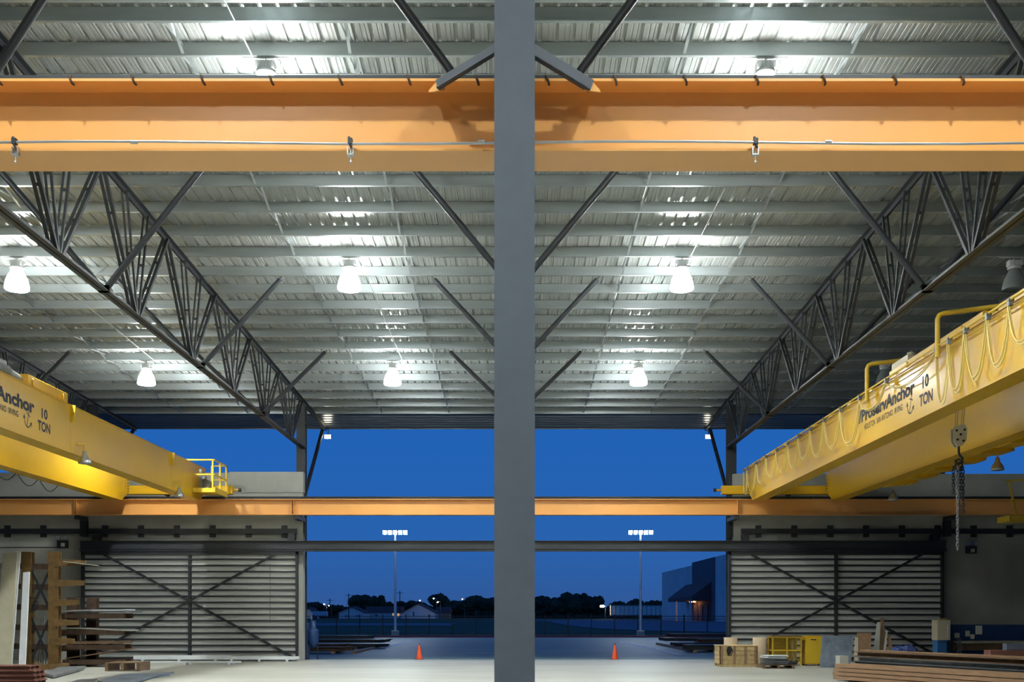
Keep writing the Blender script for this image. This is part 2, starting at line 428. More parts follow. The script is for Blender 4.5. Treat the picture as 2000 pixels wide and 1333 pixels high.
# conduit in front of the near beam
t = thing('conduit_line', 'thin silver conduit running along the lower flange of the near orange beam', 'conduit', (0, 9.93, EYE+4.26))
pts = [(-12+i*.8, 9.93, EYE+4.255+.012*math.sin((-12+i*.8)*1.3)-.006) for i in range(31)]
build(MB().tube(pts, .0125, 8), 'pipe', 'alu', t)
for px in (262, 940, 1618):
    x = gx(px, 9.93); build(MB().tube([(x-.03, 9.93, EYE+4.255), (x+.03, 9.93, EYE+4.255)], .02, 8), 'coupling', 'alu', t)
for px in (28, 684, 1476):
    x = gx(px, 9.93); c = build(MB().box(x-.02, 9.91, EYE+4.235, x+.02, 9.96, EYE+4.285).tube([(x-.012, 9.93, EYE+4.30), (x-.004, 9.92, EYE+4.24), (x+.012, 9.93, EYE+4.20)], .012, 6), 'clamp_jaw', 'black', t)
    mb = MB().box(x-.03, 9.935, EYE+4.15, x-.02, 9.985, EYE+4.22).box(x+.02, 9.935, EYE+4.15, x+.03, 9.985, EYE+4.22).box(x-.03, 9.935, EYE+4.145, x+.03, 9.985, EYE+4.155)
    mb.tube([(x, 9.95, EYE+4.235), (x+.002, 9.95, EYE+4.085)], .006, 6).lathe((x+.002, 9.95, EYE+4.075), [(.012,0),(.014,.01),(.008,.02)], 8)
    build(mb, 'beam_clamp', 'alu', t)

# ------------------------------------------------------------------ high bay lamps
def lamp(px_label, X, Y, lit, group='high bay lamps'):
    zt = zp(Y)
    t = thing('high_bay_light', px_label, 'ceiling lamp', (X, Y, zt-.95), group)
    mb = MB().tube([(X, Y, zt+.0), (X, Y, zt-.12)], .014, 8).tube([(X-.42, Y, zt-.012), (X+.42, Y, zt-.012)], .016, 6)
    build(mb, 'hanger', 'ballast', t)
    mb = MB().bbox(X-.17, Y-.12, zt-.26, X+.17, Y+.12, zt-.1, .02)
    for k in range(5): mb.box(X-.15+k*.07, Y-.14, zt-.25, X-.14+k*.07, Y+.14, zt-.11)
    mb.lathe((X, Y, zt-.34), [(.16,0),(.19,.03),(.15,.09)], 16)
    build(mb, 'ballast_housing', 'ballast', t)
    g = MB().lathe((X, Y, zt-.9), [(.30,0),(.325,.03),(.315,.12),(.28,.27),(.22,.40),(.17,.49),(.15,.555)], 24, cap=False)
    build(g, 'globe', 'glass_on' if lit else 'glass_off', t)
    build(MB().lathe((X, Y, zt-.71), [(.13,0),(.14,.012)], 24), 'lens', 'bulb' if lit else 'glass_off', t)
    mb = MB().tube([(X+.2, Y, zt-.03), (X+.27, Y, zt-.08), (X+.25, Y, zt-.2), (X+.16, Y, zt-.22)], .012, 6)
    build(mb, 'feed_cable', 'ballast', t)
    return t
Ls = [(-4.572, 20.25, 1, 'lit ceiling lamp just above the near orange beam, left of the column'), (4.572, 20.25, 1, 'lit ceiling lamp just above the near orange beam, right of the column'),
      (-4.572, 30.42, 1, 'lit ceiling lamp in the left middle bay, the larger of two'), (4.572, 30.42, 1, 'lit ceiling lamp in the right middle bay, the larger of two'),
      (-4.572, 41.09, 1, 'smaller lit ceiling lamp left of the column, farther back above the doorway'), (4.572, 41.09, 1, 'smaller lit ceiling lamp right of the column, farther back above the doorway'),
      (-13.716, 30.42, 1, 'lit ceiling lamp at the left picture edge above the left crane'), (-13.716, 41.09, 1, 'lit ceiling lamp behind the left truss, above the left crane'),
      (13.716, 30.42, 0, 'unlit grey ceiling lamp at the right picture edge'), (13.716, 41.09, 0, 'unlit grey ceiling lamp just behind the right crane girder'),
      (-4.572, 5.6, 1, 'lit ceiling lamp out of view over the near left aisle'), (4.572, 5.6, 1, 'lit ceiling lamp out of view over the near right aisle'),
      (-4.572, .6, 1, 'lit ceiling lamp out of view behind the viewpoint, left'), (4.572, .6, 1, 'lit ceiling lamp out of view behind the viewpoint, right'),
      (-13.716, 20.25, 1, 'lit ceiling lamp out of view at the far left')]
for X, Y, lit, lab in Ls: lamp(lab, X, Y, lit)
# conduit feeding the lamps
for X, ya, yb, x2, lab in ((-4.3, 31, 40.9, -4.2, 'thin white conduit running between two lit lamps left of the column'), (4.9, 25.9, 30.3, 4.8, 'thin white conduit running to the large lamp right of the column'), (-4.9, 17.1, 20.2, -4.8, 'short white conduit running to the lamp above the near beam'), (-13.4, 31, 40.9, -13.4, 'thin conduit running between the two lamps above the left crane')):
    solo(MB().tube([(X, ya, zp(ya)-.02), (x2, yb, zp(yb)-.02)], .012, 6), 'lamp_conduit', 'ballast', lab, 'conduit', 'lamp conduits')

# canopy floodlights
for X, lab in ((-9.0, 'bright floodlight under the eave left of the doorway'), (9.25, 'bright floodlight under the eave right of the doorway')):
    t = thing('eave_floodlight', lab, 'floodlight', (X, 53.0, EYE+8.45), 'eave floodlights')
    z = EYE+8.56
    build(MB().tube([(X, 53.1, zp(53.1)-.1), (X, 53.1, z+.1)], .02, 6), 'bracket', 'black', t)
    build(MB().prism([(X-.16, 52.98, z-.09), (X-.16, 52.98, z+.11), (X-.16, 53.2, z+.13), (X-.16, 53.25, z+.02)], (.32,0,0)), 'housing', 'black', t)
    build(MB().box(X-.15, 52.955, z-.08, X+.15, 52.975, z+.09), 'lens', 'flood', t)

# ------------------------------------------------------------------ text
def text_mesh(s, bold=.0, shear=0.):
    cu = bpy.data.curves.new('t', 'FONT'); cu.body = s; cu.size = 1; cu.offset = bold; cu.extrude = 0; cu.shear = shear; cu.resolution_u = 4
    o = bpy.data.objects.new('t', cu); col.objects.link(o)
    bpy.context.view_layer.update()
    dg = bpy.context.evaluated_depsgraph_get(); me = bpy.data.meshes.new_from_object(o.evaluated_get(dg))
    vs = [tuple(v.co) for v in me.vertices]; fs = [tuple(p.vertices) for p in me.polygons]
    bpy.data.objects.remove(o); bpy.data.meshes.remove(me); bpy.data.curves.remove(cu)
    return vs, fs
def wall_text(s, X, ya, yb, za, zb, facing, parent, name, m='letter', bold=.0, shear=0.):
    """text on a plane X=const; facing +1: seen from +X (reads towards +Y); -1: seen from -X (reads towards -Y)"""
    vs, fs = text_mesh(s, bold, shear)
    x0 = min(v[0] for v in vs); x1 = max(v[0] for v in vs); y0 = min(v[1] for v in vs); y1 = max(v[1] for v in vs)
    out = []
    for v in vs:
        u = (v[0]-x0)/(x1-x0); q = (v[1]-y0)/(y1-y0)
        out.append((X+.004*facing, ya+(yb-ya)*u, za+(zb-za)*q))
    mb = MB(); mb.add(out, fs)
    return build(mb, name, m, parent)
def anchor_sign(X, yc, zc, s, d, facing, parent):
    """tilted anchor: ring, stock, shank, curved arms with flukes"""
    mb = MB(); ang = math.radians(-18)
    def P(u, v):
        u, v = u*math.cos(ang)-v*math.sin(ang), u*math.sin(ang)+v*math.cos(ang)
        return (X+.004*facing, yc+d*u*s, zc+v*s)
    def poly(pts): 
        mb.add([P(*p) for p in pts], [tuple(range(len(pts)))])
    poly([(-.035,-.5),(.035,-.5),(.035,.5),(-.035,.5)])
    poly([(-.3,.3),(.3,.3),(.3,.36),(-.3,.36)])
    for k in range(10):
        a, b = math.pi*2*k/10, math.pi*2*(k+1)/10
        poly([(.1*math.cos(a), .6+.1*math.sin(a)), (.1*math.cos(b), .6+.1*math.sin(b)), (.06*math.cos(b), .6+.06*math.sin(b)), (.06*math.cos(a), .6+.06*math.sin(a))])
    for k in range(10):
        a, b = math.pi*(1.08+.84*k/10), math.pi*(1.08+.84*(k+1)/10)
        poly([(.5*math.cos(a), -.02+.5*math.sin(a)), (.5*math.cos(b), -.02+.5*math.sin(b)), (.42*math.cos(b), -.02+.42*math.sin(b)), (.42*math.cos(a), -.02+.42*math.sin(a))])
    poly([(-.58,.12),(-.62,-.22),(-.34,-.08)]); poly([(.58,.12),(.34,-.08),(.62,-.22)])
    return build(mb, 'anchor_emblem', 'letter', parent)

# ------------------------------------------------------------------ cranes
ZB, ZT = EYE+4.72, EYE+6.07
def box_girder(xf, sgn, y0=12.0, yend=45.95, wid=.5):
    """xf: face nearest the centre line; sgn: outward direction"""
    x0, x1 = sorted((xf, xf+sgn*wid)); mb = MB()
    side = [(y0, ZB), (yend-.85, ZB), (yend-.05, ZB+.42), (yend-.05, ZT), (y0, ZT)]
    mb.prism([(x0, y, z) for y, z in side], (x1-x0, 0, 0))
    mb.box(x0-.03, y0, ZT, x1+.03, yend-.05, ZT+.02)
    mb.box(x0-.02, y0, ZB-.02, x1+.02, yend-.9, ZB)
    return mb
def work_light(parent, X, Y, z, xb):
    a = build(MB().bar((xb, Y-.1, z+.42), (X, Y, z+.42), .05, .05).tube([(X, Y, z+.42), (X, Y, z+.22)], .02, 8), 'lamp_arm', 'yellow2', parent)
    build(MB().lathe((X, Y, z-.16), [(.18,0),(.19,.02),(.17,.1),(.11,.2),(.07,.25),(.06,.36),(.04,.38)], 18), 'work_light', 'alu', parent)

def crane(kind):
    L = kind == 'left'
    s = -1 if L else 1
    xa, xb = (-12.86, -16.05) if L else (9.66, 12.9)
    t = thing('bridge_crane', 'yellow overhead bridge crane on the left, with an end platform and silver work lights' if L else 'yellow overhead bridge crane on the right, with hanging festoon cables and hook', 'crane', (xa+s*1.9, 30, ZB), 'yellow ten ton bridge cranes')
    y0 = 12.0
    g1 = build(box_girder(xa, s, y0), 'bridge_girder', 'yellow', t)
    g2 = build(box_girder(xb, s, y0), 'bridge_girder', 'yellow', t)
    # end truck riding on the far rail
    lo, hi = sorted((xa-s*1.05, xb+s*1.3))
    mb = MB().bbox(lo, 46.08, EYE+5.06, hi, 46.46, EYE+5.42, .02)
    et = build(mb, 'end_truck', 'yellow', t)
    for x in (lo+.35, hi-.35, (lo+hi)/2):
        pts = [(x-.0, 0, 0)]
        w_ = MB(); ring = []
        for k in range(18):
            a = 2*math.pi*k/18; ring.append((x+.14*math.cos(a), 46.2, EYE+5.125+.14*math.sin(a)))
        w_.prism(ring, (0,.16,0)); build(w_, 'wheel', 'black', et)
    for x, d in ((lo, -1), (hi, 1)):
        build(MB().tube([(x, 46.27, EYE+5.25), (x+d*.22, 46.27, EYE+5.25)], .045, 10), 'bumper_rod', 'yellow', et)
        build(MB().tube([(x+d*.22, 46.27, EYE+5.25), (x+d*.33, 46.27, EYE+5.25)], .075, 12), 'bumper_pad', 'black', et)
    # bolted splice plates between girders and end truck
    for g, x in ((g1, xa), (g2, xb)):
        mb = MB().box(x-.012*s-.0, 45.3, EYE+5.05, x, 45.9, EYE+5.7); build(mb, 'splice_plate', 'yellow', g)
        mb = MB()
        for k in range(5): mb.box(x-.035*s, 45.72, EYE+5.1+.12*k, x, 45.76, EYE+5.14+.12*k)
        build(mb, 'bolt_row', 'black', g)
    # near end truck above the near runway
    build(MB().bbox(xa-.4 if not L else xb-.9, 10.02, EYE+5.06, xb+.9 if not L else xa+.4, 10.4, EYE+5.42, .02), 'end_truck', 'yellow', t)
    for g, x in ((g1, xa), (g2, xb)):
        lo_, hi_ = sorted((x, x+s*.5)); build(MB().box(lo_, 10.4, EYE+5.06, hi_, 12.05, ZT), 'end_block', 'yellow', g)
    # rails on the girders
    for g, x in ((g1, xa), (g2, xb)):
        build(MB().box(x+s*.21, 12.2, ZT+.02, x+s*.29, 45.6, ZT+.09), 'trolley_rail', 'black', g)
    # markings on the face nearest the centre line
    f = -s
    if L:
        wall_text('ProservAnchor', xa, 25.25, 29.55, EYE+5.38, EYE+5.74, f, g1, 'lettering', bold=.045)
        wall_text('HOUSTON  SAN ANTONIO  IRVING', xa, 25.7, 28.6, EYE+5.13, EYE+5.29, f, g1, 'lettering', bold=.012)
        wall_text('10', xa, 30.0, 30.38, EYE+5.36, EYE+5.64, f, g1, 'lettering', bold=.035)
        wall_text('TON', xa, 29.76, 30.55, EYE+5.0, EYE+5.28, f, g1, 'lettering', bold=.035)
        anchor_sign(xa, 29.15, EYE+5.17, .42, 1, f, g1)
    else:
        wall_text('//ProservAnchor', xa, 31.3, 26.75, EYE+5.38, EYE+5.74, f, g1, 'lettering', bold=.045)
        wall_text('HOUSTON  SAN ANTONIO  IRVING', xa, 30.6, 27.6, EYE+5.13, EYE+5.29, f, g1, 'lettering', bold=.012)
        wall_text('10', xa, 26.25, 25.85, EYE+5.38, EYE+5.68, f, g1, 'lettering', bold=.035)
        wall_text('TON', xa, 26.45, 25.6, EYE+4.98, EYE+5.27, f, g1, 'lettering', bold=.035)
        anchor_sign(xa, 27.05, EYE+5.15, .42, -1, f, g1)
    if L:
        for y in (32.0, 41.3):     # cover plate and drop pipe on the face
            build(MB().box(xa, y-.015, ZB+.02, xa+.006, y+.015, ZT-.02), 'weld_seam', 'yellow2', g1)
            build(MB().prism([(xa, y, ZT+.02), (xa+.12, y, ZT+.02), (xa+.10, y, ZT-.42), (xa, y, ZT-.5)], (0,.05,0)), 'hanging_lug', 'yellow2', g1)
        work_light(t, -12.66, 32.5, EYE+4.62, -12.86); work_light(t, -12.66, 41.6, EYE+4.62, -12.86)
        # trolley: yellow frame, motor, hoist drum
        build(MB().bbox(-16.4, 29.7, ZT+.09, -12.95, 29.95, ZT+.30, .02).bbox(-16.4, 31.7, ZT+.09, -12.95, 31.95, ZT+.30, .02).bbox(-13.3, 29.5, ZT+.10, -13.0, 32.1, ZT+.38, .02).bbox(-16.4, 29.5, ZT+.10, -16.1, 32.1, ZT+.38, .02), 'trolley_frame', 'yellow', t)
        m = build(MB().tube([(-13.3, 28.2, ZT+.28), (-13.3, 28.95, ZT+.28)], .16, 16).tube([(-13.3, 28.95, ZT+.28), (-13.3, 29.5, ZT+.22)], .15, 14).box(-13.4, 28.3, ZT+.4, -13.2, 28.7, ZT+.53), 'hoist_motor', 'plate', t)
        mb = MB()
        for k in range(8): mb.tube([(-13.3, 28.25+k*.08, ZT+.28), (-13.3, 28.27+k*.08, ZT+.28)], .185, 16)
        build(mb, 'cooling_fins', 'plate', m)
        build(MB().tube([(-14.6, 29.95, ZT+.4), (-14.6, 31.7, ZT+.4)], .22, 20), 'hoist_drum', 'plate', t)
        # end platform with railings
        pf = build(MB().box(-12.86, 44.0, EYE+5.0, -11.98, 45.9, EYE+5.06).bbox(-12.84, 43.98, EYE+4.90, -11.98, 44.05, EYE+5.08).bbox(-12.02, 44.0, EYE+4.9, -11.95, 45.9, EYE+5.12), 'service_platform', 'yellow2', t)
        rl = MB()
        for x, y in ((-13.35, 44.0), (-12.05, 44.0), (-12.0, 44.9), (-12.0, 45.85), (-12.6, 45.85)): rl.bar((x, y, EYE+5.03 if x > -12.9 else ZT), (x, y, EYE+6.2), .06, .06)
        for z in (5.62, 6.2):
            rl.bar((-13.38, 44.0, EYE+z), (-12.02, 44.0, EYE+z), .055, .055).bar((-12.0, 44.0, EYE+z), (-12.0, 45.88, EYE+z), .055, .055).bar((-12.6, 45.85, EYE+z), (-12.0, 45.85, EYE+z), .055, .055)
        build(rl, 'railing', 'yellow2', t)
        mb = MB().tube([(-12.62, 44.9, EYE+5.35), (-12.62, 45.6, EYE+5.35)], .2, 16).tube([(-12.62, 44.6, EYE+5.6), (-12.62, 44.85, EYE+5.6)], .1, 12).bar((-12.7, 44.6, EYE+5.05), (-12.7, 44.6, EYE+5.9), .1, .1)
        build(mb, 'travel_motor', 'plate', t)
        # cable loops under the second girder
        mb = MB()
        for k in range(6):
            ya = 30+k*1.7; mb.tube([(-16.6, ya+j*1.7/8, ZB+.05-.35*math.sin(math.pi*j/8)) for j in range(9)], .014, 5)
        build(mb, 'festoon_cable', 'black', t)
    else:
        # festoon track and cable loops
        xt = xa-.14; zt_ = ZT+.02
        build(MB().tube([(xt, 14.0, zt_), (xt, 46.0, zt_)], .025, 8).tube([(xt+.06, 14.0, zt_-.16), (xt+.06, 46.0, zt_-.16)], .016, 6), 'festoon_track', 'yellow2', t)
        att = [46.1, 45.4, 43.7, 42.0, 40.3, 38.7, 37.2, 35.7, 34.1, 32.4, 30.6, 28.4, 25.0, 24.3, 23.4, 22.3, 21.3, 20.2, 19.2, 18.2]
        drp = [.95, 1.0, .85, .8, .85, .9, .8, .95, .95, 1.1, .45, .35, 1.25, 1.15, 1.1, 1.05, .85, .9, .9]
        for k in range(len(att)):
            y = att[k]
            build(MB().box(xt-.04, y-.05, zt_-.12, xt+.05, y+.05, zt_+.02).tube([(xt-.05, y-.03, zt_-.02), (xt+.06, y-.03, zt_-.02)], .035, 8), 'festoon_trolley', 'plate', t)
            if k < len(drp):
                y2 = att[k+1]; d = drp[k]
                mb = MB()
                for off, dd in ((0, 1), (-.035, .93)):
                    pts = []
                    for j in range(17):
                        u = j/16; yy = y+(y2-y)*u
                        # nearly parallel-sided hanging loop
                        sh = (1-abs(2*u-1)**3.0); yy = (y+y2)/2+(y-y2)/2*(1-2*u)*(.82+.18*abs(2*u-1))
                        pts.append((xt+off-.012*math.sin(k*2+j*.4), yy, zt_-.13-d*dd*sh))
                    mb.tube(pts, .016, 6)
                build(mb, 'festoon_cable', 'cable', t)
        # tabs (walkway hangers) along the girder top
        for k in range(16):
            y = 45.6-k*1.9; build(MB().bbox(xa+.02, y-.35, ZT+.02, xa+.2, y, ZT+.12, .01), 'rail_stop', 'yellow2', g1)
        # walkway on the outer side
        wk = build(MB().box(13.4, 13, ZB+.10, 14.35, 40.5, ZB+.16), 'walkway', 'yellow', t)
        for k in range(14):
            y = 40.3-k*1.9; build(MB().prism([(13.4, y, ZB-.05), (13.4, y, ZB+.1), (14.35, y, ZB+.1), (14.35, y, ZB+.02)], (0,-.9,0)), 'walkway_bracket', 'yellow', wk)
        work_light(t, 13.9, 40.7, EYE+4.4, 13.4); work_light(t, 13.9, 31.9, EYE+4.35, 13.4)
        # trolley
        build(MB().bbox(9.75, 24.2, ZT+.09, 13.2, 24.5, ZT+.28, .02).bbox(9.75, 27.6, ZT+.09, 13.2, 27.9, ZT+.28, .02).bbox(9.8, 23.2, ZT+.12, 10.1, 29.0, ZT+.33, .02).bbox(12.9, 23.4, ZT+.12, 13.2, 28.8, ZT+.33, .02), 'trolley_frame', 'yellow', t)
        build(MB().tube([(11.3, 24.5, ZT+.35), (11.3, 27.6, ZT+.35)], .22, 20), 'hoist_drum', 'plate', t)
        build(MB().bbox(10.0, 20.6, ZT+.10, 10.9, 22.9, ZT+.40, .03).bbox(10.1, 21.4, ZT+.4, 10.5, 21.9, ZT+.5, .02), 'control_panel', 'yellow', t)
        build(MB().bbox(10.0, 28.2, ZT+.2, 11.2, 29.4, ZT+.6, .03).tube([(10.3, 28.8, ZT+.6), (10.3, 28.8, ZT+.78)], .1, 10), 'hoist_gearbox', 'cream', t)
        # bent pipe arms
        for yy, x2 in ((29.9, 10.6), (24.9, 10.7)):
            mb = MB().tube([(xt-.02, yy, ZT-.25), (xt-.02, yy, ZT+.60), (xt+.02, yy, ZT+.70), (xt+.12, yy, ZT+.74), (x2, yy-.6, ZT+.74)], .055, 10)
            mb.bar((x2, yy-.6, ZT+.78), (x2, yy-.6, ZT+.1), .1, .1)
            build(mb, 'cable_arm', 'yellow2', t)
        # ropes, hook block
        xh, yh = 11.3, 28.2; zb_ = EYE+4.72
        for dx in (-.12, -.06, .06, .12): build(MB().tube([(xh+dx*.8, yh, zb_), (xh+dx*1.3, yh-.4, ZT+.6)], .008, 6), 'wire_rope', 'plate', t)
        mb = MB(); ring = [(-.17,.02),(-.05,.12),(.1,.14),(.17,.04),(.15,-.26),(.05,-.40),(-.08,-.42),(-.17,-.28)]
        mb.prism([(xh+a, yh-.12, zb_+b) for a, b in ring], (0,.06,0)); mb.prism([(xh+a, yh+.06, zb_+b) for a, b in ring], (0,.06,0))
        hb = build(mb, 'hook_block', 'cream', t)
        sh = MB()
        for dx in (-.0,):
            ring = [(xh+.13*math.cos(a*math.pi/9), yh-.055, zb_-.1+.13*math.sin(a*math.pi/9)) for a in range(18)]; sh.prism(ring, (0,.11,0))
        build(sh, 'sheave', 'black', hb)
        for a, b in ((-.1,-.02),(.1,-.0),(-.08,-.25),(.07,-.28),(0,-.12)):
            r_ = [(xh+a+.03*math.cos(q*math.pi/4), yh-.135, zb_+b+.03*math.sin(q*math.pi/4)) for q in range(8)]; build(MB().prism(r_, (0,.015,0)), 'bolt', 'black', hb)
        hk = [(0,-.40),(0,-.55),(.02,-.62),(.09,-.70),(.09,-.80),(.0,-.86),(-.08,-.82),(-.10,-.74)]
        build(MB().tube([(xh+a, yh, zb_+b) for a, b in hk], [.03,.03,.03,.035,.04,.04,.03,.012], 8), 'hook', 'black', hb)
    return t
crane('left'); crane('right')

# chain sling on the hook
def link(mb, c, s, turn, r):
    pts = []
    for k in range(12):
        a = 2*math.pi*k/12; u = math.cos(a)*s*.34; v = math.sin(a)*s*.62
        pts.append((c[0]+(u if turn else 0), c[1]+(0 if turn else u), c[2]+v))
    pts.append(pts[0]); pts.append(pts[1]); mb.tube(pts, r, 5)
xh, yh = 11.3, 28.2
ztop = EYE+4.72-.86
t = thing('chain_sling', 'steel chain sling hanging from the hook of the right crane', 'chain', (xh, yh, EYE+1.67))
for q, (dx, dy, zl) in enumerate(((-.05, -.06, EYE+1.67), (.05, .02, EYE+3.0), (.13, .05, EYE+2.6), (-.12, .04, EYE+3.1))):
    mb = MB(); z = ztop-.1; k = 0
    while z > zl:
        link(mb, (xh+dx, yh+dy, z), .10, k % 2, .012); z -= .085; k += 1
    build(mb, 'chain_leg', 'plate' if q == 0 else 'black', t)
mb = MB(); link(mb, (xh, yh, ztop-.03), .26, 1, .022); build(mb, 'master_link', 'black', t)

# fragment of a yellow platform at the right picture edge
Y = 38.0
t = thing('service_platform', 'yellow railed service platform at the right picture edge below the crane', 'platform', (at(1985, 1018, Y)))
a = at(1972, 1018, Y)
build(MB().box(a.x, Y, a.z, a.x+4, Y+1.0, a.z+.2), 'deck', 'yellow2', t)
mb = MB(); zt_ = at(0, 940, Y).z
for x, lean in ((a.x+.25, -.25), (a.x+1.6, 0), (a.x+3.8, 0)): mb.bar((x, Y+.05, a.z+.2), (x+lean, Y+.05, zt_), .06, .06)
mb.bar((a.x-.12, Y+.05, zt_), (a.x+3.9, Y+.05, zt_+.62*0+.3), .06, .06); mb.bar((a.x+.02, Y+.05, (zt_+a.z)/2), (a.x+3.9, Y+.05, (zt_+a.z)/2+.25), .06, .06)
mb.bar((a.x+3.8, Y+.05, a.z+.2), (a.x+3.8, Y+.5, EYE+5.4), .12, .12)
build(mb, 'railing', 'yellow2', t)

# ------------------------------------------------------------------ floor, walls, doors
mb = MB().box(-40, -12, -.3, 40, 47.9, 0); struct('floor', mb, 'floor')
WT = EYE+6.1
mb = MB().box(-30, 47.2, 0, -9.08, 47.5, WT); o = struct('wall_left', mb, 'conc'); o['label'] = 'concrete wall left of the doorway'
mb = MB().box(9.3, 47.2, 0, 30, 47.5, WT-.05); o = struct('wall_right', mb, 'conc'); o['label'] = 'concrete wall right of the doorway'
o = struct('wall_back', MB().box(-30.3, -12.3, 0, 30.3, -12, 12.9), 'black'); o['label'] = 'unseen dark wall added behind the viewpoint'  # unseen wall, added to shut out sky light, black to cut bounce
o = struct('wall_far_left', MB().box(-30.3, -12, 0, -30, 47.6, 10.9), 'black'); o = struct('wall_far_right', MB().box(30, -12, 0, 30.3, 47.6, 10.9), 'black')  # unseen side walls added against sky light, dark so little bounces back
o = struct('trim_2', MB().box(-12.2, 47.16, EYE+5.25, -9.05, 47.54, WT+.03), 'conc'); o['label'] = 'paler concrete coping panel beside the doorway column'
# long steel angle with cleats on the wall
for sg, xa, xb in ((-1, -9.3, -18.25), (-1, -18.45, -27), (1, 9.6, 27)):
    t = thing('wall_rail', {(-9.3): 'dark steel rail with square cleats above the left sliding door', (-18.45): 'dark steel rail with cleats on the wall at the far left', 9.6: 'dark steel rail with square cleats above the right sliding door'}[xa], 'rail', ((xa+xb)/2, 47.2, EYE+3.45), 'wall rails')
    lo, hi = min(xa, xb), max(xa, xb)
    build(MB().prism([(lo, y, z) for y, z in ((46.97, EYE+3.48), (47.1, EYE+3.48), (47.1, EYE+3.7), (47.07, EYE+3.7), (47.07, EYE+3.51), (46.97, EYE+3.51))], (hi-lo,0,0)), 'angle', 'steel', t)
    x = lo+.75
    while x < hi-.2:
        build(MB().box(x-.12, 47.1, EYE+3.34, x+.12, 47.197, EYE+3.84), 'cleat', 'black', t); x += 1.53
# door header track across the opening
t = thing('door_track_beam', 'long dark steel header beam that carries the sliding doors across the opening', 'beam', (0, 46.75, EYE+2.78))
z0, z1 = EYE+2.80, EYE+3.16
pr = [(46.62,z0),(46.9,z0),(46.9,z0+.02),(46.77,z0+.02),(46.77,z1-.02),(46.9,z1-.02),(46.9,z1),(46.62,z1),(46.62,z1-.02),(46.75,z1-.02),(46.75,z0+.02),(46.62,z0+.02)]
build(MB().prism([(-18.4, a, b) for a, b in pr], (36.6,0,0)), 'beam_body', 'steel', t)
build(MB().box(-18.4, 46.66, z0-.09, 18.2, 46.7, z0).box(-18.4, 46.82, z0-.09, 18.2, 46.86, z0), 'track', 'black', t)
for X in (-17.8, -9.5, 9.75, 17.8):
    build(MB().box(X-.14, 46.8, z1, X+.14, 46.9, EYE+3.48).box(X-.14, 46.9, EYE+3.2, X+.14, 47.195, EYE+3.44), 'hanger_bracket', 'black', t)
def sliding_door(n, xa, xb, lab):
    root = MB().box(xa+.1, 46.88, .10, xb-.1, 46.91, EYE+2.68)
    d = struct('door_%d' % n, root, 'door'); d['label'] = lab
    zt = EYE+2.66; k = 0
    mb = MB(); nb = 17; 
    for k in range(nb+1):
        z = .12+k*(zt-.14)/nb; mb.box(xa+.08, 46.74, z-.036, xb-.08, 46.87, z+.036)
    build(mb, 'girt', 'girt', d)
    mb = MB().bbox(xa, 46.70, .05, xa+.1, 46.9, zt+.05, .005).bbox(xb-.1, 46.70, .05, xb, 46.9, zt+.05, .005).box(xa, 46.70, zt-.1, xb, 46.9, zt+.06)
    xm = (xa+xb)/2; mb.box(xm-.05, 46.68, .15, xm+.05, 46.88, zt)
    build(mb, 'door_frame', 'girt', d)
    mb = MB().bar((xa+.9, 46.68, zt-.05), (xb-.1, 46.68, .1), .10, .03, (0,1,0)).bar((xb-.9, 46.655, zt-.05), (xa+.6, 46.655, .35), .10, .03, (0,1,0))
    mb.v = list(mb.v); build(mb, 'cross_brace', 'girt', d)
    for x in (xa+.5, xm, xb-.5): build(MB().tube([(x-.1, 46.76, zt+.11), (x+.1, 46.76, zt+.11)], .05, 8), 'hanger_roller', 'black', d)
    return d
sliding_door(1, -18.35, -9.2, 'big sliding door with black girts and cross brace, left of the opening')
d2 = sliding_door(2, 9.0, 18.1, 'big sliding door with black girts and cross brace, in shade right of the opening')
build(MB().tube([(-10.35, 46.64, 4.1), (-10.35, 46.64, 1.6)], .008, 5), 'pull_chain', 'black', bpy.data.objects['door_1'])
# pale end return of wall at the doorway
o = struct('trim_3', MB().box(-9.34, 47.15, 0, -9.05, 47.54, EYE+3.5), 'conc'); o['label'] = 'pale concrete jamb at the left of the opening'

# emergency light units
def elight(X, z, lab):
    t = thing('emergency_light', lab, 'emergency light', (X, 47.1, z), 'emergency lights')
    build(MB().bbox(X-.22, 47.05, z, X+.22, 47.195, z+.32, .02), 'battery_box', 'black', t)
    for d in (-.16, .16):
        build(MB().tube([(X+d, 46.97, z+.42), (X+d, 47.09, z+.40)], [.09, .05], 12), 'lamp_head', 'alu', t)
    build(MB().box(X-.04, 47.03, z+.05, X+.12, 47.05, z+.2), 'sticker', 'paper', t)
elight(gx(124, 47.2), at(0, 1071, 47.2).z, 'black emergency light with two lamp heads on the left wall')
elight(gx(1895, 47.2), at(0, 1082, 47.2).z, 'dark emergency light on the shaded right wall beside the chain')
solo(MB().tube([(-22.5, 47.18, at(0,1070,47.3).z), (-19.4, 47.18, at(0,1070,47.3).z)], .015, 6), 'wall_conduit', 'black', 'thin dark conduit running to the emergency light on the left wall', 'conduit')

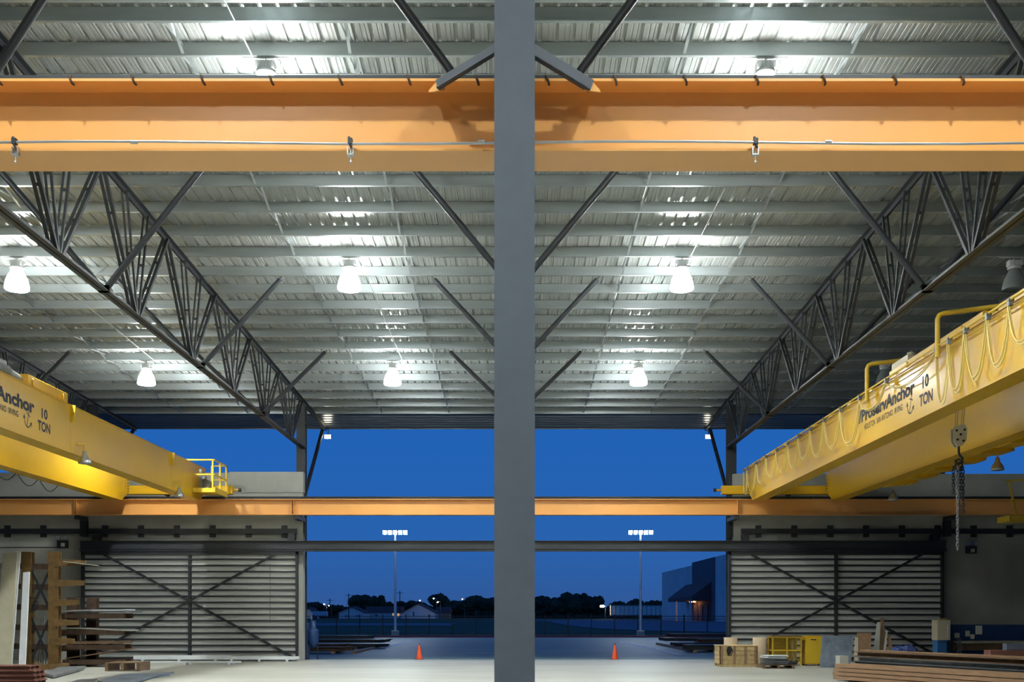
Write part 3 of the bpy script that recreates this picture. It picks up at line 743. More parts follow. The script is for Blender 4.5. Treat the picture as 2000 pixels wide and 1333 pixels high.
# ------------------------------------------------------------------ outside ground
def gz(Y): return 0 if Y < 106 else (.85*min(1, (Y-106)/74))-.03
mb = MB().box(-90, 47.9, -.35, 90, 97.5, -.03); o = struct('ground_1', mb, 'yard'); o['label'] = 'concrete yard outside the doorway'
mb = MB(); ys = [98.1, 106, 125, 145, 165, 180, 240, 400, 900]
vs = []; 
for y in ys: vs += [(-700, y, gz(y)-.0), (700, y, gz(y)-.0)]
mb.add(vs, [(2*i, 2*i+1, 2*i+3, 2*i+2) for i in range(len(ys)-1)]); o = struct('ground_2', mb, 'grass'); o['label'] = 'dark grass field beyond the fence'
o = struct('trim_4', MB().box(-60, 97.5, -.2, 60, 98.1, .12), 'kerb'); o['label'] = 'red painted kerb at the far side of the yard'
def road(pts, name, lab):
    mb = MB(); mb.add([(x, y, gz(y)+.03) for x, y in pts], [tuple(range(len(pts)))]); o = struct(name, mb, 'road'); o['label'] = lab
vs = []
mb = MB()
for i in range(9):
    y = 150+i*2.5; vs += [(-110, y, gz(y)+.04), (-9, y, gz(y)+.04)]
mb.add(vs, [(2*i, 2*i+1, 2*i+3, 2*i+2) for i in range(8)]); o = struct('road_1', mb, 'road'); o['label'] = 'pale road strip across the field on the left'
vs = []; mb = MB(); rows = [(118, 22), (124, 14.5), (132, 10.5), (142, 8.5), (155, 7), (170, 6), (185, 6), (215, 4), (260, 4)]
for y, x in rows: vs += [(x, y, gz(y)+.05), (120, y, gz(y)+.05)]
mb.add(vs, [(2*i, 2*i+1, 2*i+3, 2*i+2) for i in range(len(rows)-1)]); o = struct('road_2', mb, 'road'); o['label'] = 'broad pale lot curving beyond the fence on the right'
# painted lines in the yard
def stripe(pa, pb, lab):
    a = Vector((gx(pa[0], gy(pa[1])), gy(pa[1]), 0)); b = Vector((gx(pb[0], gy(pb[1])), gy(pb[1]), 0))
    n_ = (b-a).cross(Vector((0,0,1))).normalized()*.14
    mb = MB(); mb.add([(*(a-n_)[:2], -.024), (*(a+n_)[:2], -.024), (*(b+n_)[:2], -.024), (*(b-n_)[:2], -.024)], [(0,1,2,3)])
    solo(mb, 'painted_line', 'line', lab, 'ground marking', 'white lines on the yard')
stripe((803, 1253), (702, 1274), 'white line painted on the yard left of the column'); stripe((1212, 1254), (1330, 1279), 'white line painted on the yard right of the column')

# pole floodlights
def light_pole(px, lab):
    Y = 102.0; X = gx(px, Y)
    t = thing('light_pole', lab, 'light pole', (X, Y, 0), 'yard light poles')
    build(MB().bbox(X-.32, Y-.32, -.05, X+.32, Y+.32, .52, .04), 'concrete_base', 'conc', t)
    zt = at(0, 1040, Y).z
    build(MB().tube([(X, Y, .5), (X, Y, zt)], [.14, .08], 12), 'pole', 'alu', t)
    build(MB().bar((X-1.1, Y, zt), (X+1.1, Y, zt), .08, .08), 'cross_arm', 'alu', t)
    for dx in (-.95, -.48, 0, .48, .95):
        h = build(MB().prism([(X+dx-.17, Y-.1, zt-.22), (X+dx-.17, Y-.28, zt+.12), (X+dx-.17, Y+.05, zt+.24), (X+dx-.17, Y+.15, zt+.0)], (.34,0,0)), 'lamp_head', 'ballast', t)
        build(MB().prism([(X+dx-.15, Y-.115, zt-.21), (X+dx-.15, Y-.29, zt+.11), (X+dx-.15, Y-.31, zt+.10), (X+dx-.15, Y-.135, zt-.22)], (.30,0,0)), 'lens', 'polelens', h)
light_pole(772, 'tall yard light pole with glaring floodlights, left of the column'); light_pole(1251, 'tall yard light pole with glaring floodlights, right of the column')

# fence
t = thing('yard_fence', 'dark picket fence running behind the yard light poles', 'fence', (0, 105, 0))
k = 0; X = -28
while X < 28:
    build(MB().box(X-.045, 104.95, -.1, X+.045, 105.05, 2.02), 'post', 'black', t); X += 2.2
mb = MB().box(-28, 104.98, 1.8, 28, 105.02, 1.85).box(-28, 104.98, .2, 28, 105.02, .25).box(-28, 104.98, 1.55, 28, 105.02, 1.59); X = -28
while X < 28: mb.box(X-.008, 104.99, 0, X+.008, 105.01, 1.95); X += .13
build(mb, 'pickets', 'black', t)

# traffic cones
def cone(px, py, lab):
    Y = gy(py); Y = 48.3; X = gx(px, Y)
    t = thing('traffic_cone', lab, 'traffic cone', (X, Y, -.03), 'traffic cones')
    build(MB().bbox(X-.19, Y-.19, -.03, X+.19, Y+.19, .01, .01), 'base', 'black', t)
    build(MB().lathe((X, Y, .01), [(.15,0),(.035,.60),(.03,.62)], 20), 'cone_body', 'cone', t)
    build(MB().lathe((X, Y, .63), [(.033,0),(.024,.05),(.02,.06)], 14), 'tip', 'black', t)
cone(819, 1289, 'orange traffic cone at the doorway left of the column'); cone(1201, 1291, 'orange traffic cone at the doorway right of the column')

# ------------------------------------------------------------------ far background
def tree(px, top, wpx, Y, lab, n=5):
    X = gx(px, Y); zt = at(0, top, Y).z; g = gz(Y); wd = wpx*Y/F; h = zt-g
    rnd = random.Random(int(px*7+top))
    t = thing('tree', lab, 'tree', (X, Y, g), 'dark trees on the horizon')
    build(MB().tube([(X, Y, g-.1), (X+.1, Y, g+h*.4), (X, Y, g+h*.6)], [.35, .25, .12], 8), 'trunk', 'bark', t)
    mb = MB(); 
    L = []
    for k in range(n+3):
        u = rnd.uniform(-.34, .34); v = rnd.uniform(.38, .74) if k else .68
        L.append((X+u*wd, Y+rnd.uniform(-.25, .25)*wd, g+h*v, wd*rnd.uniform(.2, .3), h*rnd.uniform(.2, .27)))
    for x, y, z, a, b in L:
        b = min(b, zt-z); mb.blob((x, y, z), a, a, b, 10, 7, .16, rnd)
        for q in range(90):
            th = math.acos(rnd.uniform(-1, 1)); ph = rnd.uniform(0, 6.283); rr = rnd.uniform(.92, 1.13)
            c = Vector((x+a*rr*math.sin(th)*math.cos(ph), y+a*rr*math.sin(th)*math.sin(ph), z+b*rr*math.cos(th))); s = rnd.uniform(.15, .42)
            d1 = Vector((rnd.uniform(-1,1), rnd.uniform(-1,1), rnd.uniform(-1,1))).normalized()*s; d2 = Vector((rnd.uniform(-1,1), rnd.uniform(-1,1), rnd.uniform(-1,1))).normalized()*s
            mb.add([c-d1, c+d2, c+d1, c-d2], [(0,1,2,3)])
    build(mb, 'crown', 'leaf', t)
for px, top, wd, Y, lab in ((615,1175,50,430,'dark tree at the left edge of the opening'), (652,1182,40,440,'low dark bush right of the leftmost tree'), (706,1160,60,450,'broad dark tree above the left house'), (741,1161,34,440,'narrow dark tree just left of the left light pole'), (772,1173,42,460,'low dark tree behind the left light pole'), (802,1172,40,470,'low dark tree right of the left light pole'), (826,1174,36,450,'low dark tree behind the gabled house'), (867,1157,50,445,'tall dark tree right of the gabled house'), (900,1173,46,460,'low dark tree between two taller ones left of the column'), (938,1161,56,400,'big dark tree next to the column on its left'), (975,1165,50,410,'dark tree partly hidden behind the column'),
    (1043,1162,44,400,'dark tree partly hidden behind the column, on its right'), (1105,1153,62,360,'largest dark tree right of the column'), (1076,1164,40,435,'dark tree between column and the largest tree'), (1138,1158,44,395,'dark round tree right of the largest tree'), (1160,1164,38,410,'smaller loose tree next to the bright street light'), (1205,1174,46,425,'low dark tree above the left end of the trailer'), (1242,1170,50,452,'low dark tree behind the right light pole'), (1276,1173,40,425,'low dark tree left of the warehouse')):
    tree(px, top, wd, Y, lab)
def hedge(px0, px1, top, Y, lab):
    rnd = random.Random(int(px0)); x0, x1 = gx(px0, Y), gx(px1, Y); zt = at(0, top, Y).z; g = gz(Y); mb = MB(); x = x0
    while x < x1:
        mb.blob((x, Y, g+(zt-g)*.4), 3.2, 2, (zt-g)*rnd.uniform(.45, .62), 9, 6, .15, rnd); x += 3.2
    solo(mb, 'hedgerow', 'leaf', lab, 'hedge', 'hedgerows in the distance')
hedge(590, 985, 1183, 480, 'long dark hedgerow on the horizon left of the column'); hedge(1030, 1300, 1184, 480, 'long dark hedgerow on the horizon right of the column')

def house(x0, x1, yt, Y, dep, lab, wallm='siding', ridge='y', eave=1197, windows=()):
    """gable front house; x in pixels at Y"""
    g = gz(Y); a, b = gx(x0, Y), gx(x1, Y); ze = at(0, eave, Y).z; zr = at(0, yt, Y).z
    t = thing('house', lab, 'house', ((a+b)/2, Y, g), 'distant houses')
    if ridge == 'y':
        m = (a+b)/2
        build(MB().prism([(a, Y, g-.2), (b, Y, g-.2), (b, Y, ze), (m, Y, zr), (a, Y, ze)], (0,dep,0)), 'wall', wallm, t)
        build(MB().bar((a-.5, Y+dep/2-.4, ze-.1), (m, Y+dep/2-.4, zr+.15), dep+.8, .2, (0,0,1)).bar((m, Y+dep/2-.4, zr+.15), (b+.5, Y+dep/2-.4, ze-.1), dep+.8, .2, (0,0,1)), 'roof', 'roofing', t)
    else:
        build(MB().box(a, Y, g-.2, b, Y+dep, ze), 'wall', wallm, t)
        build(MB().prism([(a-.4, Y-.6, ze-.1), (a-.4, Y+dep+.6, ze-.1), (a-.4, Y+dep/2, zr)], (b-a+.8,0,0)), 'roof', 'roofing', t)
    for (wx, wy, ww, wh, wm) in windows:
        q = at(wx, wy, Y); s = Y/F
        f = build(MB().box(q.x-ww*s/2-.1, Y-.08, q.z-wh*s/2-.1, q.x+ww*s/2+.1, Y-.01, q.z+wh*s/2+.1), 'window', 'white', t)
        build(MB().box(q.x-ww*s/2, Y-.12, q.z-wh*s/2, q.x+ww*s/2, Y-.08, q.z+wh*s/2), 'pane', wm, f)
house(662, 712, 1186, 400, 14, 'pale gabled house left of the left light pole', windows=((676,1204,3,3,'glass'), (698,1204,3,3,'glass')))
house(714, 784, 1185, 417, 9, 'long low house with dark roof behind the left light pole', ridge='x', windows=((768,1201,3,5,'glow'), (779,1202,6,6,'glow'), (735,1203,4,3,'glass')))
house(786, 850, 1180, 392, 16, 'larger gabled house with a lit pinkish side right of the left light pole', windows=((808,1200,2,8,'glass'), (838,1204,3,3,'glass')))
house(852.5, 878, 1186, 411, 9, 'low house wing right of the large gabled house', 'warmlit', 'x')
house(596, 612, 1188, 410, 12, 'small house at the left edge of the opening')
# white box trucks/tank at left and trailer
Y = 330; 
t = thing('box_truck', 'small white box truck parked at the left of the field', 'truck', (gx(624, Y), Y, gz(Y)))
build(MB().bbox(gx(611,Y), Y, gz(Y)+.9, gx(638,Y), Y+2.4, at(0,1195,Y).z, .15), 'cargo_box', 'white', t)
for px in (616, 632): build(MB().prism([(gx(px,Y)+.45*math.cos(a*math.pi/8), Y+.1, gz(Y)+.45+.45*math.sin(a*math.pi/8)) for a in range(16)], (0,.3,0)), 'wheel', 'black', t)
Y = 300
t = thing('semi_trailer', 'long pale ribbed semi trailer parked beside the warehouse', 'trailer', (gx(1255, Y), Y, gz(Y)))
a, b = gx(1193, Y), gx(1316, Y); z0, z1 = gz(Y)+1.1, at(0, 1183, Y).z
build(MB().box(a, Y, z0, b, Y+2.5, z1), 'cargo_box', 'tiltup', t)
mb = MB(); k = a
while k < b: mb.box(k-.06, Y-.06, z0, k+.06, Y-.005, z1); k += 1.22
mb.box(a, Y-.08, z0-.05, b, Y-.005, z0+.15); mb.box(a, Y-.08, z1-.15, b, Y-.005, z1+.05); build(mb, 'rib', 'plate', t)
for x in (a+1.6, a+2.9, b-2.6, b-1.3):
    build(MB().prism([(x+.5*math.cos(q*math.pi/8), Y+.1, gz(Y)+.5+.5*math.sin(q*math.pi/8)) for q in range(16)], (0,.5,0)), 'wheel', 'black', t)
build(MB().box(b+.2, Y, gz(Y)+.6, b+3.0, Y+2.4, z1-.9), 'tractor_cab', 'awning', t)

# warehouse at right: its long wall recedes along Y at X about 34
t = thing('warehouse', 'large pale warehouse with brown entrance panel and awning beyond the fence', 'building', (34, 200, .8))
def wx(px): # intersect pixel column with the wall line from (33.1,250) to (35,183)
    k = (px-VX)/F; x0_, y0_, x1_, y1_ = 33.1, 250.0, 35.0, 183.0
    u = (k*y0_-x0_)/((x1_-x0_)-k*(y1_-y0_)); return Vector((x0_+(x1_-x0_)*u, y0_+(y1_-y0_)*u, 0))
H = 12.0
def wpanel(pa, pb, m, name, zt=H, zb=.5, out=0., thick=.6):
    A, B = wx(pa), wx(pb); nrm = Vector((-(B.y-A.y), (B.x-A.x), 0)).normalized()
    if nrm.x > 0: nrm = -nrm
    A2, B2 = A+nrm*out, B+nrm*out
    mb = MB().prism([(A2.x, A2.y, zb), (B2.x, B2.y, zb), (B2.x-nrm.x*thick, B2.y-nrm.y*thick, zb), (A2.x-nrm.x*thick, A2.y-nrm.y*thick, zb)], (0,0,zt-zb))
    return build(mb, name, m, t), A, B, nrm
wpanel(1293, 1353, 'tiltup', 'wall_panel', 11.6, thick=8); wpanel(1353, 1397, 'brownwall', 'wall_panel', 12.1, out=.15, thick=6); wpanel(1397, 1436, 'tiltup', 'wall_panel', 12.1, thick=4)
_, A, B, nr = wpanel(1356, 1390, 'awning', 'door_surround', 4.4, out=.25)
# awning: wedge in front of the entrance
A, B = wx(1340), wx(1391)
mb = MB()
o_ = nr*3.6
zb2 = 4.6
vs = [A+Vector((0,0,zb2)), B+Vector((0,0,zb2)), B+o_+Vector((0,0,zb2)), A+o_+Vector((0,0,zb2)), A+Vector((0,0,zb2+3.4)), B+Vector((0,0,zb2+3.4)), B+o_+Vector((0,0,zb2+.7)), A+o_+Vector((0,0,zb2+.7))]
mb.add(vs, [(0,1,2,3),(4,7,6,5),(0,4,5,1),(1,5,6,2),(2,6,7,3),(3,7,4,0)]); build(mb, 'awning', 'awning', t)
A, B = wx(1358), wx(1388); P = A+nr*.35; Q = B+nr*.35
for u0, u1 in ((.05, .3), (.36, .62), (.68, .95)):
    a = P.lerp(Q, u0); b = P.lerp(Q, u1)
    build(MB().prism([(a.x, a.y, .85), (b.x, b.y, .85), (b.x-.05, b.y, .85), (a.x-.05, a.y, .85)], (0,0,3.0)), 'entrance_door', 'brownwall', t)
for u in (.1, .35):
    a = P.lerp(Q, u)+nr*.8; build(MB().lathe((a.x, a.y, 4.4), [(.22,0),(.25,.05),(.2,.14)], 12), 'entrance_lamp', 'warmlens', t)
for p, q in ((A+o_, 0), (B+o_, 0)): build(MB().bar((p.x, p.y, .7), (p.x, p.y, 4.6), .3, .3), 'awning_post', 'tiltup', t)

# street lights and utility poles in the distance
for px, py, Y, lab in ((847,1170,384,'distant street light left of the column, tallest of its row'), (855,1177,360,'small distant street light beside the tallest one'), (820,1174,420,'tiny distant light above the long low house'), (903,1171,420,'distant street light nearer the column on its left'), (633,1181,400,'tiny distant light at the left edge of the opening'), (643,1184,400,'second tiny distant light at the left of the opening'), (925,1176,430,'faint distant light just left of the column'), (1176,1185,300,'bright distant street light left of the trailer')):
    X = gx(px, Y); z = at(0, py, Y).z; g = gz(Y)
    t = thing('street_light', lab, 'street light', (X+.6, Y, g), 'distant street lights')
    build(MB().tube([(X+.9, Y, g), (X+.9, Y, z+.1), (X, Y, z+.2)], .07, 6), 'pole', 'plate', t)
    s = .5 if px == 1176 else .2
    build(MB().blob((X, Y, z), s*1.3, s, s*.7, 10, 6, 0), 'lens', 'streetlens', t)
for px, top, Y, lab in ((681,1160,360,'thin utility pole above the left gabled house'), (781,1155,360,'thin utility pole right of the left light pole'), (1172,1163,350,'thin utility pole beside the bright street light'), (644,1170,380,'thin utility pole near the left edge of the opening')):
    X = gx(px, Y); z = at(0, top, Y).z; g = gz(Y)
    t = thing('utility_pole', lab, 'pole', (X, Y, g), 'utility poles')
    build(MB().tube([(X, Y, g), (X, Y, z)], .15, 6), 'pole', 'bark', t); build(MB().bar((X-1.1, Y, z-.6), (X+1.1, Y, z-.6), .12, .12), 'cross_arm', 'bark', t)

# ------------------------------------------------------------------ steel stock in the yard
def yard_stack(items, names):
    for (px0, px1, Y, z0, h, d), lab in zip(items, names):
        x0, x1 = gx(px0, Y), gx(px1, Y); mb = MB()
        # flanged bars side by side
        k = 0; y = Y
        while y < Y+d:
            mb.prism([(x0+random.uniform(0,.4), y+a, z0+b) for a, b in ((0,0),(.22,0),(.22,.02),(.12,.02),(.12,h-.02),(.22,h-.02),(.22,h),(0,h),(0,h-.02),(.1,h-.02),(.1,.02),(0,.02))], (x1-x0-random.uniform(0,.6),0,0)); y += .26
        solo(mb, 'steel_beam_stack', 'darkrust' if 'rusty' in lab else 'black', lab, 'steel stock', 'steel beams stored in the yard')
yard_stack([(600,745,66,.28,.18,3.5),(615,748,64,.10,.16,1.2),(596,668,60,.12,.22,2),(590,676,56,.10,.2,1.6),(606,720,68,.5,.16,2)],
           ['long black steel beams stacked low on the yard at left', 'black steel beam lying nearest the line at the left of the yard', 'rusty steel beams stacked by the left door edge', 'short rusty steel beams closest to the doorway on the left', 'topmost layer of steel beams on the left yard stack'])
yard_stack([(1296,1440,70,.28,.2,3),(1318,1450,64,.12,.2,2.5),(1338,1470,58,.10,.26,2),(1306,1450,72,.55,.16,2),(1362,1480,62,.38,.2,2)],
           ['long black steel beams stacked low on the yard at right', 'black steel beams in the second row of the right yard stack', 'black steel beams nearest the doorway on the right yard', 'topmost layer of steel beams on the right yard stack', 'rusty steel beams inside the right yard stack'])
mb = MB()
for px in (608, 640, 700, 735): mb.box(gx(px,65)-.1, 56, -.03, gx(px,65)+.1, 69.5, .1)
solo(mb, 'timber_skids', 'wood', 'timber skids under the steel stock on the left of the yard', 'timber')
mb = MB()
for px in (1315, 1350, 1390, 1430): mb.box(gx(px,66)-.1, 58, -.03, gx(px,66)+.1, 73.5, .1)
solo(mb, 'timber_skids', 'wood', 'timber skids under the steel stock on the right of the yard', 'timber')

# blue hopper by the left jamb
Y = 48.6; X = gx(607, Y)
t = thing('blue_hopper', 'blue-grey metal hopper machine standing outside at the left jamb', 'machine', (X, Y, 0))
build(MB().lathe((X+.1, Y, .45), [(.04,0),(.25,.32),(.25,.80),(.24,.84),(.13,.90),(.13,1.2),(.12,1.22)], 16), 'hopper_bin', 'navy', t)
build(MB().bbox(X-.38, Y-.3, -.03, X-.1, Y+.3, 1.6, .02), 'cabinet', 'navy', t)
build(MB().tube([(X-.2, Y, 1.6), (X-.2, Y, 1.85), (X-.08, Y, 1.95), (X+.02, Y, 1.85), (X+.04, Y, 1.7)], .02, 6), 'hose', 'plate', t)
for a_ in (-.2, .2): build(MB().bar((X+.1+a_, Y, -.03), (X+.1+a_, Y, .95), .04, .04), 'leg', 'black', t)

# ------------------------------------------------------------------ stock inside, left
def plank(pa, pb, w, th, Y0, Y1, m, name, lab, cat, group=None):
    """leaning flat piece: bottom pixel pa at depth Y0, top pixel pb at depth Y1"""
    a = at(pa[0], pa[1], Y0); a.z = .03; b = at(pb[0], pb[1], Y1)
    return solo(MB().bar(a, b, th, w, (1,0,0)) if False else MB().bar(a, b, w, th, (0,1,0)), name, m, lab, cat, group)
g_ = 'long pieces leaning on the left rack'
YL = 38.0
plank((6,1292), (20,1081), .52, .04, YL, 39.3, 'beige', 'leaning_board', 'wide beige board leaning upright at the left picture edge', 'board', g_)
plank((18,1296), (36,1078), .17, .05, YL+.1, 39.4, 'white', 'leaning_channel', 'thin white channel leaning beside the wide beige board', 'channel', g_)
plank((43,1301), (52,1119), .22, .07, YL-.6, 38.9, 'white', 'leaning_channel', 'shorter white ribbed channel leaning in front of the brown rack column', 'channel', g_)
plank((-4,1296), (4,1100), .3, .05, YL+.2, 39.3, 'platelight', 'leaning_board', 'pale board half cut off by the left picture edge', 'board', g_)
def rack(lab, cols, Y, ztop, arms, m, wc, bracez=True, base=1.2):
    """cantilever rack: cols list of X, arms list of (z, x0, x1)"""
    t = thing('cantilever_rack', lab, 'rack', (sum(cols)/len(cols), Y, 0), 'cantilever racks')
    for x in cols:
        mb = MB(); wflange(mb, x, Y, 0, ztop, w=wc, d=.3, tf=.03, tw=.03); build(mb, 'column', m, t)
        build(MB().bbox(x-wc/2, Y-.9, 0, x+wc/2, Y+.9, .16, .01), 'foot', m, t)
    for z, x0, x1, dp in arms:
        mb = MB().prism([(x0, Y-.17, z), (x1, Y-.17, z+.05), (x1, Y-.17, z+.22), (x0, Y-.17, z+.26)], (0,-.1,0)); build(mb, 'arm', m, t)
    return t
Yr = 40.0
c1, c2 = gx(52, Yr), gx(107, Yr)
t = rack('tall rusty yellow-brown cantilever rack at the far left', [c1+.05, c2], Yr, at(0,1079,Yr).z, [(at(0,1108,Yr).z, c2+.1, gx(172,Yr), 0), (at(0,1147,Yr).z, c2+.1, gx(170,Yr), 0), (at(0,1185,Yr).z, c2+.1, gx(158,Yr), 0), (at(0,1224,Yr).z, c2+.1, gx(158,Yr), 0), (at(0,1260,Yr).z, c2+.1, gx(150,Yr), 0)], 'rust', .36)
mb = MB()
for zt, zb in ((1112,1190), (1205,1290)):
    mb.bar((c1+.2, Yr-.1, at(0,zt,Yr).z), (c2-.15, Yr-.1, at(0,zb,Yr).z), .07, .05, (0,1,0)); mb.bar((c2-.15, Yr-.04, at(0,zt,Yr).z), (c1+.2, Yr-.04, at(0,zb,Yr).z), .07, .05, (0,1,0))
build(mb, 'cross_brace', 'black', t)
mb = MB()
for py in (1105, 1145, 1185, 1225, 1262): mb.bar((c1-1.2, Yr+.05, at(0,py,Yr).z), (c2-.1, Yr+.05, at(0,py,Yr).z-.05), .1, .2)
build(mb, 'tie_beam', 'darkrust', t)
# back rods in rack
for i in range(6):
    x = gx(62+i*5, 40.6); solo(MB().tube([(x, 40.9, .02), (x+random.uniform(-.1,.1), 41.1, 1.6+.15*(i % 3))], .025, 6), 'steel_rod', 'plate', 'thin steel rod standing inside the left rack between its two columns', 'rod', 'steel rods standing in the left rack')
# curved hose/wire on rack
solo(MB().tube([(gx(60,39.6)+.25*math.cos(a/8*math.pi), 39.62, 2.3+.25*math.sin(a/8*math.pi)) for a in range(17)], .03, 6), 'hose_coil', 'black', 'black hose coil hanging on the left rack', 'hose')

Yq = 42.0
q1, q2 = gx(143, Yq), gx(181, Yq)
t = rack('lower dark brown cantilever rack holding steel sheets, in front of the left door', [q1, q2], Yq, at(0,1168,Yq).z, [], 'darkrust', .38)
shelf = [(1206, 148, 263), (1237, 148, 260), (1266, 148, 262), (1294, 152, 262)]
for i, (py, a, b) in enumerate(shelf):
    z = at(0, py, Yq).z
    build(MB().bbox(gx(a,Yq), Yq-.32, z-.05, gx(b,Yq), Yq-.17, z+.14, .01).bbox(gx(a,Yq), Yq-1.1, z-.05, gx(b,Yq), Yq-.95, z+.14, .01), 'arm', 'darkrust', t)
    build(MB().box(gx(a,Yq)-.12, Yq-1.14, z-.1, gx(a,Yq)+.08, Yq-.165, z+.13), 'arm_bracket', 'darkrust', t)
def sheet(px0, px1, py, Y, m, lab, tilt=0., curl=0., nm='steel_sheet', d=1.3, th=.05):
    x0, x1 = gx(px0, Y), gx(px1, Y); z = at(0, py, Y).z; mb = MB(); n_ = 12
    top = []; bot = []
    for i in range(n_+1):
        u = i/n_; x = x0+(x1-x0)*u; zz = z+tilt*u+curl*math.sin(u*math.pi*1.5)
        top.append((x, Y-1.12, zz+th)); bot.append((x, Y-1.12, zz))
    mb.prism(bot+top[::-1], (0,.93 if d > 1 else d,0))
    return solo(mb, nm, m, lab, 'sheet metal', 'sheets on the dark brown rack')
sheet(132, 268, 1197.5, Yq, 'white', 'pale bent steel sheet on the top shelf of the dark brown rack', .10, .02)
sheet(168, 282, 1198.6, Yq, 'plate', 'dark sheet tip sticking out beyond the top shelf sheet', .04, .02)
sheet(130, 274, 1229, Yq, 'platelight', 'long grey steel sheet on the second shelf of the dark brown rack', -.05, .02)
sheet(160, 262, 1257.5, Yq, 'darkwood', 'stained board on the third shelf of the dark brown rack', .02, .0, 'wooden_board', 1.3, .1)
sheet(150, 268, 1286, Yq, 'darkwood', 'dark board sloping on the lowest shelf of the dark brown rack', .35, .0, 'wooden_board', 1.2, .04)
# bundle on top rack arms
sheet(148, 200, 1101, 40.3, 'platelight', 'pale sheet lying on the highest arm of the tall rack', -.12, 0., d=.8, th=.03)

# pallet near the rack
def pallet(px0, px1, py, lab, m='darkwood', h=.16):
    Y = gy(py); x0, x1 = gx(px0, Y), gx(px1, Y)
    t = thing('pallet', lab, 'pallet', ((x0+x1)/2, Y+.5, 0), 'wooden pallets')
    for k in range(6): build(MB().box(x0, Y+k*.2, h-.025, x1, Y+k*.2+.14, h), 'deck_board', m, t)
    for k in range(3): build(MB().box(x0+(x1-x0-.1)*k/2, Y, .02, x0+(x1-x0-.1)*k/2+.1, Y+1.14, h-.026), 'stringer', m, t)
    build(MB().box(x0, Y, 0, x1, Y+.1, .02).box(x0, Y+1.0, 0, x1, Y+1.14, .02), 'bottom_board', m, t)
    return t, Y, x0, x1
pallet(205, 272, 1312, 'wooden pallet standing below the dark brown rack on the left floor', h=.30)
# galvanised channels along the left door
for i, (p0, p1, py, h, m, lab) in enumerate(((262,440,1292,.16,'white','bundle of silver channels on the floor along the left door, nearest the rack'), (440,575,1293,.12,'white','bundle of silver channels on the floor along the left door, nearest the doorway'), (255,470,1299,.07,'white','long flat silver strip lying in front of the silver channels'))):
    Y = gy(py)-.2*(i==2); Y = min(Y, 45.9); x0, x1 = gx(p0, Y), gx(p1, Y); mb = MB()
    for k in range(3 if i < 2 else 1):
        y = Y-.1+k*.22; mb.prism([(x0+k*.2, y+a, .08+b) for a, b in ((0,0),(.2,0),(.2,h),(.19,h),(.19,.01),(.01,.01),(.01,h),(0,h))], (x1-x0-k*.15,0,0))
    for q in (.1, .5, .9): mb.box(x0+(x1-x0)*q-.05, Y-.12, 0, x0+(x1-x0)*q+.05, Y+.62, .08)
    solo(mb, 'metal_channel_bundle', m, lab, 'metal stock', 'metal stock along the left door')
# near left stacks
Y = 28.3
for i in range(5):
    z = i*.125
    x0 = gx(-60, Y); x1 = gx(70-i*1.5-(8 if i == 4 else 0), Y); mb = MB()
    for k in range(3): mb.prism([(x0, Y+k*.26+a, z+b) for a, b in ((0,0),(.24,0),(.24,.015),(.13,.03),(.13,.09),(.24,.105),(.24,.12),(0,.12),(0,.105),(.11,.09),(.11,.03),(0,.015))], (x1-x0,0,0))
    solo(mb, 'red_beam_layer', 'red', 'layer of red-brown steel beams in the lower left corner, %s from the floor' % ORD[i], 'steel beams', 'red-brown beam layers')
for pts, lab, m, th in ((((84,1322),(116,1309),(168,1307),(155,1313),(104,1327)), 'grey steel plate lying on the floor beside the red-brown beams', 'plate', .08), (((190,1336),(235,1323),(340,1318),(300,1326),(236,1345)), 'dark steel plate lying on the floor at the bottom left', 'plateblue', .05), (((110,1352),(150,1333),(190,1331),(150,1350)), 'large dark plate at the very bottom left of the floor', 'plate', .04)):
    mb = MB().prism([(gx(x, gy(y)), gy(y), .03) for x, y in pts], (0,0,th)); mb.prism([(gx(x, gy(y)), gy(y), 0) for x, y in [((pts[0][0]*.7+pts[2][0]*.3), pts[0][1]*.7+pts[2][1]*.3), (pts[1][0]*.8+pts[2][0]*.2, pts[1][1]*.8+pts[2][1]*.2), (pts[2][0]*.9+pts[3][0]*.1-4, pts[2][1]*.5+pts[3][1]*.5)]], (0,0,.03))
    solo(mb, 'steel_plate', m, lab, 'steel plate', 'plates on the left floor')

# ------------------------------------------------------------------ stock inside, right
# wooden crate on pallet
Y = 41.0; x0, x1 = gx(1406, Y), gx(1480, Y)
t = thing('wooden_crate', 'slatted wooden crate on a pallet at the right of the doorway', 'crate', ((x0+x1)/2, Y+.6, 0))
for k in range(3): build(MB().box(x0, Y+.5*k, 0, x1, Y+.5*k+.12, .1), 'skid', 'crate', t)
for k in range(4):
    z = .11+k*.165; build(MB().box(x0, Y, z, x1, Y+.03, z+.15).box(x0, Y+1.1, z, x1, Y+1.13, z+.15).box(x0, Y, z, x0+.03, Y+1.13, z+.15).box(x1-.03, Y, z, x1, Y+1.13, z+.15), 'slat', 'crate', t)
mb = MB()
for x in (x0+.03, x0+.5, x1-.5, x1-.12): mb.box(x, Y-.02, .1, x+.09, Y, .78)
build(mb, 'upright', 'wood', t)
build(MB().box(x0-.03, Y-.03, .77, x1+.03, Y+1.16, .80), 'lid', 'crate', t)
mb = MB()
for k in range(9): mb.tube([(x0+.30+.012*k, Y-.035, .76), (x0+.24+.03*k, Y-.045, .62-.02*(k % 3)), (x0+.30+.01*k, Y-.035, .40+.03*(k % 4))], .012, 5)
build(mb, 'hanging_straps', 'black', t)
